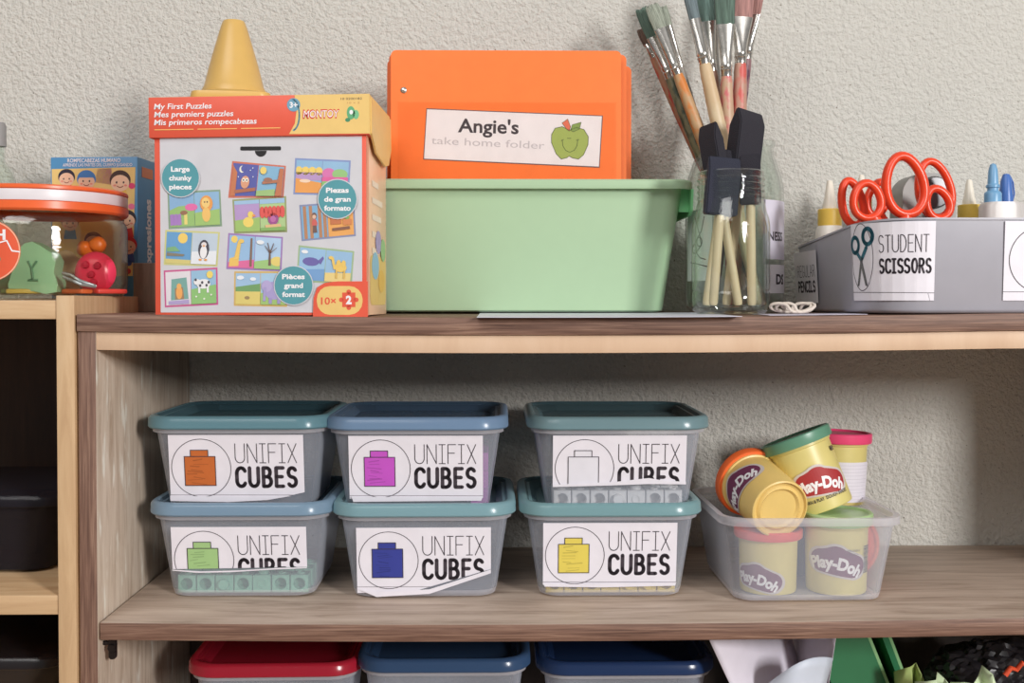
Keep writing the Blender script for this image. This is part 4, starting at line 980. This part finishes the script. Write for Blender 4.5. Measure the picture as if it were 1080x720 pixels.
glue('glue bottle with a yellow cap right of the scissors', 1022,.200,189,216,228,.0122)
LB = mat('nozzle_light_blue', (116,166,204), .35); DB = mat('nozzle_blue', (70,112,184), .35)
p = at(1047,226,.16); t = thing('glue_bottle', 'squat bottle with a light blue stepped nozzle at the right', 'glue bottle', (p.x,.16,binz), None, 'glue bottles in the grey bin')
hb = PZ(213,.16)-binz; K = 1.21/F
MB().loft([[(x,y,z) for x,y in rr(2*a,.03,.010,6,.008,0)] for a,z in ((.020,0),(.021,.003),(.021,hb-.004),(.018,hb))]).build('bottle_body', mat('bottle_grey',(206,200,196),.35), t)
z = hb; a = PZ(171,.16)-binz-hb
MB().lathe([(0,z-.001),(.0092,z-.001),(.0092,z+a*.22),(.0085,z+a*.26),(.0060,z+a*.30),(.0060,z+a*.36),(.0072,z+a*.38),(.0072,z+a*.44),(.0058,z+a*.47),(.0050,z+a*.8),(.0032,z+a*.96),(0,z+a)],32).build('nozzle', LB, t)
p = at(1063,226,.185); t = thing('glue_bottle', 'bottle with a darker blue short nozzle beside the light blue one', 'glue bottle', (p.x,.19,binz), None, 'glue bottles in the grey bin')
hb = PZ(213,.19)-binz; a = PZ(182,.19)-binz-hb
MB().loft([[(x,y,z) for x,y in rr(2*a_,.022,.009,6,.006,.004)] for a_,z in ((.015,0),(.016,.003),(.016,hb-.004),(.013,hb))]).build('bottle_body', mat('bottle_grey',(206,200,196),.35), t)
MB().lathe([(0,hb-.001),(.0080,hb-.001),(.0080,hb+a*.1),(.0074,hb+a*.3),(.0060,hb+a*.75),(.0036,hb+a*.97),(0,hb+a)],32).build('nozzle', DB, t)
MB().tube([(.0078,0,hb+a*.08),(.0095,0,hb+a*.3),(.0078,0,hb+a*.7),(.004,0,hb+a*.93)],.0009,8).build('cap_strap', DB, t)
# ------------------------------------------------------------------ orange-lidded plastic jar of toys
OX = PX(44,.115); OY = .118; oz = ZBT+.0006; OR = .0855
oj = thing('plastic_jar', 'clear plastic jar with an orange and white lid, full of small toys', 'jar', (OX,OY,oz))
H1 = PZ(222,OY-.06,44)-oz
OG = glass('jar_plastic', (250,248,243), .05)
MB().lathe([(0,.002),(OR-.014,.0),(OR-.006,.003),(OR-.001,.010),(OR,.018),(OR,H1*.80),(OR-.001,H1*.88),(OR-.005,H1*.96),(OR-.008,H1),(OR-.008,H1+.008),(OR-.0095,H1+.008),(OR-.0095,H1),(OR-.0065,H1*.95),(OR-.0025,H1*.87),(OR-.0018,H1*.8),(OR-.0018,.018),(OR-.008,.005),(0,.0045)],72).build('jar_body', OG, oj)
M_LO = mat('lid_orange', (236,104,52), .32); M_LW = mat('lid_white', (226,220,224), .35)
LT = PZ(193.5,OY-.08,44)-oz
l0 = MB().lathe([(0,H1+.009),(OR-.007,H1+.009),(OR-.007,H1-.001),(OR-.001,H1-.001),(OR+.001,H1+.001),(OR+.001,H1+.008),(OR-.001,H1+.009),(OR-.001,LT-.005),(OR+.0008,LT-.004),(OR+.0008,LT-.0015),(OR-.001,LT),(OR-.008,LT+.0004),(OR-.010,LT-.002),(0,LT-.002)],72)
o = l0.build('lid', M_LO, oj)
MB().lathe([(OR-.0012,H1+.0088),(OR+.0002,H1+.0090),(OR+.0004,H1+.010),(OR+.0004,LT-.006),(OR+.0002,LT-.0052),(OR-.0012,LT-.005)],72).build('lid_band', M_LW, oj)['label'] = 'white band round the orange lid'
d = Decal(); a = .030; d.ell(0,0,a,a,C((226,92,58)),48); d.L = 1; d.ring(0,0,a*.97,a*.97,.0012,C((240,180,150)),48)
d.stroke([(-.024,-.004),(-.012,-.010),(-.002,-.004),(.006,-.008)],.010,C((96,150,130))); d.L = 2; d.stroke([(.004,-.002),(.010,.008),(.017,.010),(.022,.0),(.029,-.001)],.0014,M_WHT)
d.text('FISH',-.001,.016,.010,M_WHT,w=.034,bold=.03); d.text('catch',-.004,-.022,.007,M_WHT,w=.026,bold=.02)
d.build('round_sticker', cyl_map(OR,.048,math.radians(-101)), oj, su=.004)['label'] = 'round orange sticker'
# toys in it
def blob(name, label, cat, px, py, Y, sx, sy, sz, m, seed, rough=.18, group=None, sub=3, rot=(0,0,0), floor=None):
    b = MB(); bmesh.ops.create_icosphere(b.bm, subdivisions=sub, radius=1); rn = random.Random(seed)
    ph = [(rn.uniform(2,4), rn.uniform(0,6), rn.uniform(2,4), rn.uniform(0,6)) for _ in range(3)]
    for v in b.bm.verts:
        n = sum(math.sin(a*v.co[i]+p)*math.cos(c*v.co[(i+1)%3]+e) for i,(a,p,c,e) in enumerate(ph))
        v.co *= 1+rough*n*.5; v.co = Vector((v.co.x*sx, v.co.y*sy, v.co.z*sz))
    p = at(px,py,Y)
    if floor is not None: p.z = floor+sz*.95
    o = b.build(name, m, loc=p, rot=rot); return tag(o, label, cat, group)
fl_ = oz+.006
p = at(43,278,.095)
M_TG = mat('toy_mint', (160,216,174), .35); M_TP = mat('toy_pink', (232,64,96), .3); M_TO = mat('toy_orange', (240,128,50), .35)
# mint-green plastic frog-like toy: rounded head, feet and an embossed mark
t = thing('plastic_toy', 'large mint-green plastic toy leaning inside the orange-lidded jar', 'toy', (p.x,.085,fl_))
K = 1.14/F
pts = [(-24,0),(-25,10),(-21,22),(-20,34),(-16,44),(-8,52),(0,54),(8,50),(14,46),(20,42),(24,34),(22,22),(26,12),(25,2),(14,0),(0,3),(-12,0)]
mb = MB(); mb.prism([(x*K,z*K) for x,z in pts], -.011, .011, bev=.005); mb.build('toy_body', M_TG, t)
mb = MB(); mb.tube([(-4*K,-.0115,34*K),(0,-.0118,26*K),(5*K,-.0118,34*K)],.0012,8); mb.tube([(0,-.0118,26*K),(1*K,-.0118,16*K),(-4*K,-.0115,14*K),(6*K,-.0115,14*K)],.0012,8); mb.build('embossed_mark', mat('toy_mint_dark',(96,150,116),.4), t)
p = at(101,283,.09); t = thing('plastic_toy', 'round bright pink toy at the right side of the orange-lidded jar', 'toy', (PX(101,.095),.095,fl_))
mb = MB(); mb.lathe([(0,-.011),(.012,-.0105),(.019,-.006),(.0215,0),(.019,.006),(.012,.0105),(0,.011)],40,mtx=Matrix.Translation((0,0,.0225))@Matrix.Rotation(PI/2,4,'X')); mb.build('toy_disc', M_TP, t)
mb = MB()
for (x,z) in ((-.006,.030),(.006,.029),(.0,.020),(.002,.012)): mb.lathe([(0,-.0135),(.003,-.013),(.004,-.010),(.002,-.008),(0,-.008)],16,mtx=Matrix.Translation((x,-.0005,z))@Matrix.Rotation(-PI/2,4,'X'))
mb.build('toy_spots', mat('toy_pink_deep',(190,40,70),.35), t)
for i,(px,py) in enumerate(((90,262),(103,258))):
    blob('plastic_toy', 'small orange toy lump left of its twin above the pink one' if not i else 'small orange toy lump sitting on top of the pink toy', 'toy', px,py,.112,.009,.009,.0085,M_TO,20+i,.12,'small orange toys in the jar')
mb = MB(); a0, b0, c0 = at(66,288,.062), at(84,296,.058), at(101,302,.066)
mb.tube([a0,a0.lerp(b0,.5)+Vector((0,0,.002)),b0,c0],.0018,8); mb.tube([at(67,292,.060),at(86,300,.056),c0],.0018,8)
tag(mb.build('toy_tweezers', mat('tweezer_grey',(150,156,156),.3,.5), world=True, loc=b0), 'thin grey tweezers lying across the front of the jar', 'tweezers')
for i,(px,py,c,nm,lb) in enumerate(((80,304,(226,110,60),'orange','flat orange strip on the floor of the toy jar'),(14,301,(106,134,74),'olive','olive-green strip at the left bottom of the toy jar'),(24,308,(214,190,84),'yellow','yellow strip under the mint toy in the jar'),(110,302,(216,70,60),'red','red strip at the right bottom of the toy jar'))):
    v = at(px,py,.075); mb = MB(); mb.box(-.017,.017,-.007,.007,0,.005,bev=.0018); tag(mb.build('plastic_toy', mat('strip_'+nm,c,.4), loc=(v.x,.078+.012*(i%2),fl_+.0002), rot=(0,0,.5*i-.6)), lb, 'toy', 'flat toy strips in the jar')
blob('plastic_toy','dark green crumpled toy behind the sticker in the jar','toy',12,292,.135,.022,.018,.020,mat('toy_olive',(112,132,92),.5),31,.3,floor=fl_)
blob('plastic_toy','pale yellow toy at the back of the jar','toy',66,280,.165,.022,.016,.024,mat('toy_cream',(226,206,160),.5),33,.25,floor=fl_)
# ------------------------------------------------------------------ blue picture game box behind the jar
bx0, bx1 = PX(54,.225), PX(148,.225); BW = bx1-bx0; BH = PZ(165.5,.225,100)-ZBT-.0008
bb = thing('game_box', 'blue cardboard game box with cartoon children, behind the orange-lidded jar', 'box', ((bx0+bx1)/2+.001,.225+.03,ZBT+.0008), (0,0,-.07))
BLU = mat('card_blue', (84,148,196), .42); MB().box(-BW/2,BW/2,-.03,.03,0,BH,bev=.0008).build('box_body', BLU, bb)
d = Decal(); kx = BW/(148-54); ky = kx
def q(X,Y): return ((X/4-54)*kx, BH-((160+Y/4)-165.5)*ky)         # crop pixels of the photo
d.L = 1; a = q(222,68); b = q(584,525); d.poly([q(222,72),q(584,66),q(570,525),q(222,530)], C((236,206,130)))
d.text('ROMPECABEZAS HUMANO', *q(405,36), .0046, M_WHT, w=230/4*kx, bold=.015); d.text('APRENDE LAS PARTES DEL CUERPO JUGANDO', *q(420,55), .0036, M_WHT, w=300/4*kx, bold=.01)
def kid(X,Y,s,skin,hair,shirt,cap=False):
    u,v = q(X,Y); w = s/4*kx
    d.L = 2; d.poly([(u-w*.8,v-w*1.9),(u-w*.6,v-w*.8),(u+w*.6,v-w*.8),(u+w*.8,v-w*1.9)], C(shirt))
    d.ell(u,v+w*.18,w*1.08,w*1.0,C(hair)); d.L = 3; d.ell(u,v-w*.12,w*.95,w*.82,C(skin)); d.L = 4
    for e in (-1,1): d.ell(u+e*w*.36,v-w*.05,w*.09,w*.12,INK,10); d.ell(u+e*w*.55,v-w*.35,w*.17,w*.1,C((236,150,130)),12)
    d.stroke([(u-w*.3,v-w*.42),(u-w*.1,v-w*.54),(u+w*.12,v-w*.54),(u+w*.3,v-w*.42)],w*.08,C((150,60,50)))
    if cap: d.poly([(u+x,v+w*.35+y) for x,y in arc(0,0,w*1.0,w*.75,0,180,14)], C(hair))
d.L = 1; d.poly([q(420,72),q(480,70),q(484,140),q(410,130)], C((230,150,190)))
kid(286,112,34,(240,200,170),(44,40,60),(206,70,80)); kid(372,122,38,(240,200,170),(70,130,196),(90,150,110),True); kid(518,128,42,(244,208,176),(70,50,44),(236,196,90))
kid(545,290,38,(244,208,176),(46,42,52),(214,60,60)); kid(550,400,36,(236,190,160),(206,50,54),(60,90,160)); kid(300,300,36,(240,200,170),(120,70,50),(90,140,190)); kid(400,380,36,(236,190,160),(60,50,60),(220,130,70))
d.L = 2
for X,Y,c in ((552,470,(60,90,160)),(548,505,(206,60,60)),(568,145,(224,70,120)),(566,232,(236,120,160))): d.ell(*q(X,Y),.004,.0035,C(c),14)
d.build('front_print', plane_map((-BW/2,-.03,0),(1,0,0),(0,0,1),(0,-1,0)), bb)
d = Decal(); d.L = 1; d.text('expresiones',.030,BH*.47,.017,M_WHT,w=BH*.50,bold=.04,ang=PI/2)
d.build('side_print', plane_map((BW/2,-.03,0),(0,1,0),(0,0,1),(1,0,0)), bb)
d = Decal(); d.L = 1; d.rect(.012,BH-.022,.046,BH-.010,C((236,150,110)))
d.build('side_badge', plane_map((BW/2,-.03,0),(0,1,0),(0,0,1),(1,0,0)), bb)
# grey-brown wood block beside it
p = at(150,325,.19); M_GW = wood('grey_wood', [(112,92,80),(140,120,104),(160,142,126)], (60,60,6), 1.4)
hz = PZ(277,.19,150)-top_z(p.x)
wb = MB().box(PX(142,.19), PX(142,.19)+.05, .185,.215, ZP*0+top_z(-.33,.2)+.0005, top_z(-.33,.2)+hz, bev=.0015)
tag(wb.build('wood_block', M_GW, world=True, loc=(PX(142,.19)+.025,.20,top_z(-.33,.2)+.0005)), 'grey-brown block of wood half hidden behind the white puzzle box', 'wood')
# small clear bottle at the left picture edge
p = at(-2,190,.27); t = thing('plastic_bottle', 'small clear bottle at the far left edge behind the toy jar', 'bottle', (p.x,.27,ZBT+.0006))
hh = PZ(150,.27,10)-ZBT
MB().lathe([(0,0),(.020,0),(.021,.004),(.021,hh*.72),(.017,hh*.82),(.008,hh*.88),(.008,hh*.99),(.0065,hh*.99),(.0065,hh*.87),(.016,hh*.8),(.0195,hh*.7),(.0195,.004),(0,.003)],36).build('bottle_body', GLS, t)
MB().lathe([(0,hh*.97),(.0095,hh*.97),(.0095,hh*1.1),(.008,hh*1.12),(0,hh*1.12)],28).build('cap', mat('cap_grey',(150,148,146),.5), t)
# ------------------------------------------------------------------ left unit: dark containers
DKT = clear('dark_plastic', (60,56,64), .34, .2, (150,146,154)); 
zs2 = za+.0006
def container(name, label, px0, px1, Y, D, pt, pb, lidm, bodym, zfl, lid_h=.012):
    x0, x1 = PX(px0,Y), PX(px1,Y); W_ = x1-x0; Ht = PZ(pt,Y,30)-zfl
    t = thing(name, label, 'container', ((x0+x1)/2, Y+D/2, zfl))
    b = Ht-lid_h
    MB().loft(loops3([(W_-.06,D-.05,0,.02),(W_-.046,D-.036,.003,.025),(W_-.014,D-.012,b-.012,.03),(W_-.006,D-.004,b-.004,.03),(W_-.006,D-.004,b,.03),(W_-.012,D-.01,b,.03),(W_-.018,D-.016,b-.012,.03),(W_-.050,D-.04,.006,.024),(W_-.06,D-.05,.004,.02)])).build('body', bodym, t)
    MB().loft(loops3([(W_-.05,D-.05,b+.002,.02),(W_-.012,D-.01,b+.001,.03),(W_-.002,D,b-.004,.032),(W_,D+.002,b-.003,.033),(W_,D+.002,b+.004,.033),(W_-.006,D-.004,b+.008,.031),(W_-.03,D-.03,Ht-.001,.03),(W_-.06,D-.06,Ht,.02)])).build('lid', lidm, t)
    return t
dk = container('food_container', 'dark see-through lidded container on the blond shelf', -130, 64, .07,.2, 519, 592, DKT, DKT, zs2)
blob('snack_packet', 'crumpled packet inside the dark container on the blond shelf', 'packet', 8,562,.13,.035,.03,.022,mat('foil_grey',(110,104,104),.35,.4),51,.35,floor=zs2+.008)
mb = MB(); mb.box(-.03,.014,-.003,.003,0,.012,bev=.0015); tag(mb.build('red_strip', mat('strip_bright_red',(190,40,44),.4), loc=(PX(6,.095),.098,zs2+.010), rot=(0,.25,0)), 'bright red strip at the bottom of the dark container', 'strip')
zs3 = .0685
zs3b = PZ(748,.06,30)
mb = MB().box(XQ, XP0, .0012,.305, zs3b-.016, zs3b, bev=.0008); mb.build('shelf_board', M_BLH, bl, world=True)
container('food_container', 'black glossy container in the lower compartment of the blond unit', -130, 62, .06,.2, 690, 740, mat('plastic_black',(34,30,32),.25), mat('plastic_black',(34,30,32),.25), zs3b+.0006)
# ------------------------------------------------------------------ lower row, under the middle shelf
def low_box(label, px0, px1, fy, rim_py, col, tint, fac, rz=0):
    W_ = PX(px1,fy)-PX(px0,fy); x = (PX(px0,fy)+PX(px1,fy))/2; z = ZL+.0008
    zt = PZ(rim_py,fy,560); h = zt-z; sc_ = W_/.193
    t = thing('storage_box', label, 'box', (x,fy+.093*sc_,z), (0,0,rz), 'lidded boxes under the middle shelf')
    tub_mb(.174*sc_,.172*sc_,h-.005).build('tub', TUB, t)
    lid_mb(.190*sc_,.186*sc_, rim=clear('lowlid_%d_%d_%d'%col, col, fac, .2, tint), plate=clear('lowlidplate_shaded_%d_%d_%d'%col, col, .4, .2, tuple(int(v*.7) for v in tint))).build('lid', None, t, loc=(0,0,h-.0108))  # plate tint darkened to hold the shade inside the box
    return t
low_box('box with a red lid, leftmost under the middle shelf', 188, 377, .075, 704, (196,40,62), (150,40,50), .75, .02)
low_box('box with a blue lid between the red-lidded one and the darker blue one', 372, 561, .070, 700, (72,104,148), (64,92,130), .6)
low_box('box with a dark blue lid beside the curled white paper', 566, 760, .072, 704, (50,76,126), (50,74,116), .6)
# curled white papers
def curl(label, P, c, name='paper_sheet'):
    mb = MB(); V = [[mb.bm.verts.new(p) for p in row] for row in P]
    for a, b in zip(V, V[1:]):
        for i in range(len(a)-1): mb.bm.faces.new((a[i],a[i+1],b[i+1],b[i]))
    o = mb.build(name, flat('sheet_%d_%d'%(c[0],c[2]), c, .5), world=True, loc=P[0][0]); md = o.modifiers.new('thick','SOLIDIFY'); md.thickness = .0005
    return tag(o, label, 'paper')
def grid(fn, n=10, m=10): return [[fn(i/n, j/m) for i in range(n+1)] for j in range(m+1)]
def c1(s, t):
    top = at(746+58*s+30*s*s, 670, .05+.10*s*s); bot = at(812+40*s, 800, .05+.06*s)
    p = top.lerp(bot, t); p.x += .010*math.sin(PI*t)*(s-.2); return Vector((p.x, p.y, max(p.z, ZL+.002)))
curl('white paper sheet curled upright under the middle shelf', grid(c1), (222,216,228))
def c3(s, t):
    a = at(884, 670, .06); b = at(864, 800, .06); p = a.lerp(b, t)
    return Vector((p.x-.02*s, .065+.13*s, max(p.z, ZL+.002)))
curl('white sheet seen edge-on behind the curled papers, its back in shade', grid(c3), (214,208,220))
def c2(s, t):
    a = at(808+71*s, 722-27*math.sin(PI*.62*s)-3*s, .052-.022*math.sin(PI*s)); b = at(800+50*s, 800, .05-.01*math.sin(PI*s))
    p = a.lerp(b, t); return Vector((p.x, p.y, max(p.z, ZL+.002)))
curl('front pale blue-white sheet bent forward before the curled one', grid(c2), (206,214,228))
# green plastic folders leaning to the right of the paper
M_GF = mat('folder_green', (46,116,76), .35); M_GE = mat('folder_green_edge', (138,186,130), .4)
def gfold(label, xt, xb, w_px, Y, D):
    p0 = at(xt, 668, Y); p1 = at(xb, 740, Y); z1 = ZL+.001; sl = (p1.x-p0.x)/(p0.z-p1.z)
    h = p0.z-z1+.0; xb_ = p0.x+sl*h
    t = thing('folder', label, 'folder', (xb_, Y, z1), None, 'green folders under the middle shelf')
    W_ = w_px*(Y+1.05)/F
    for i,(a,b,m,nm) in enumerate(((-W_,-.0035,M_GF,'cover'),(-.0034,0,M_GE,'edge'))):
        mb = MB(); mb.loft([[(a,y,0),(b,y,0),(b-sl*h,y,h),(a-sl*h*(1-.0),y,h)] for y in (0,D)]); mb.build(nm, m, t)
    return t
gfold('wide green folder leaning beside the curled paper', 917, 946, 62, .13, .17)
gfold('narrow green folder leaning just right of the wide green one', 939, 966, 10, .14, .16)
# scraps at the right
M_SCR = mat('tissue_green', (176,196,120), .7); M_SCR2 = mat('tissue_pale', (204,222,182), .7); M_BAG = mat('bag_black', (34,32,36), .3); 
def pile_floor(): return ZL+.001
def heap(px, py, Y, sx, sy, m, label, name, cat, seed, rough=.5, grp=None):
    z1 = PZ(py, Y, px); h = (z1-ZL)/2
    return blob(name, label, cat, px, py, Y, sx, sy, h, m, seed, rough, grp, 4, floor=ZL+.001+h*.12)
def scrap(px, pts, Y, m, label, seed):
    # a torn, folded strip of paper standing on the board; pts = its outline above the board in picture units
    rn = random.Random(seed); K = (Y+1.05)/F; x0 = PX(px, Y); mb = MB(); n = len(pts)
    rows = []
    for k in range(7):
        t = k/6
        rows.append([(x0+(p[0]-px)*K*(.75+.25*t)+rn.uniform(-.0015,.0015), Y+.012*math.sin(i*1.7+t*2)+rn.uniform(-.002,.002), ZL+.002+t*(PZ(p[1], Y, px)-ZL-.002)) for i, p in enumerate(pts)])
    V = [[mb.bm.verts.new(p) for p in r] for r in rows]
    for a, b in zip(V, V[1:]):
        for i in range(n-1): mb.bm.faces.new((a[i],a[i+1],b[i+1],b[i]))
    o = mb.build('paper_scrap', m, world=True, loc=(x0,Y,ZL+.002), smooth=25); md = o.modifiers.new('thick','SOLIDIFY'); md.thickness = .0007
    return tag(o, label, 'paper', 'green paper scraps')
scrap(963, [(950,712),(954,702),(959,700),(965,704),(971,701),(970,708),(975,718)], .10, M_SCR, 'yellow-green crumpled paper scrap next to the narrow green folder', 1)
scrap(988, [(972,722),(977,716),(986,713),(995,712),(1001,717),(1004,724)], .075, M_SCR2, 'pale green scrap with a rounded top in front of the black bag', 2)
scrap(1034, [(1010,722),(1016,716),(1026,717),(1037,716),(1044,704),(1047,708),(1051,722)], .06, M_SCR2, 'pale green torn scrap with a pointed corner near the right edge', 3)
b = MB(); bmesh.ops.create_icosphere(b.bm, subdivisions=5, radius=1)
from mathutils import noise as mnoise
zc = (PZ(683,.16,1020)-ZL)/2
for v in b.bm.verts:
    n = v.co.normalized(); r = 1+.22*mnoise.noise(n*1.7)+.16*abs(mnoise.noise(n*4+Vector((3,1,0))))-.13*abs(mnoise.noise(n*9))
    v.co = Vector((n.x*.068*r, n.y*.055*r, n.z*zc*r*.93))
p = at(1046,700,.19); tag(b.build('plastic_bag', M_BAG, loc=(p.x,.19,ZL+zc*1.06), smooth=20), 'crinkled black plastic bag behind the pale green scraps', 'bag')
mb = MB(); pts = [at(1060,712,.07),at(1066,704,.07),at(1072,706,.072),at(1078,699,.07),at(1086,703,.07),at(1092,740,.07)]
pts.append(Vector((pts[-1].x,.07,ZL+.004))); mb.tube(pts,.0028,10); tag(mb.build('orange_cord', mat('cord_orange',(226,84,50),.4), world=True, loc=pts[0]), 'orange twisted cord at the right edge under the shelf', 'cord')
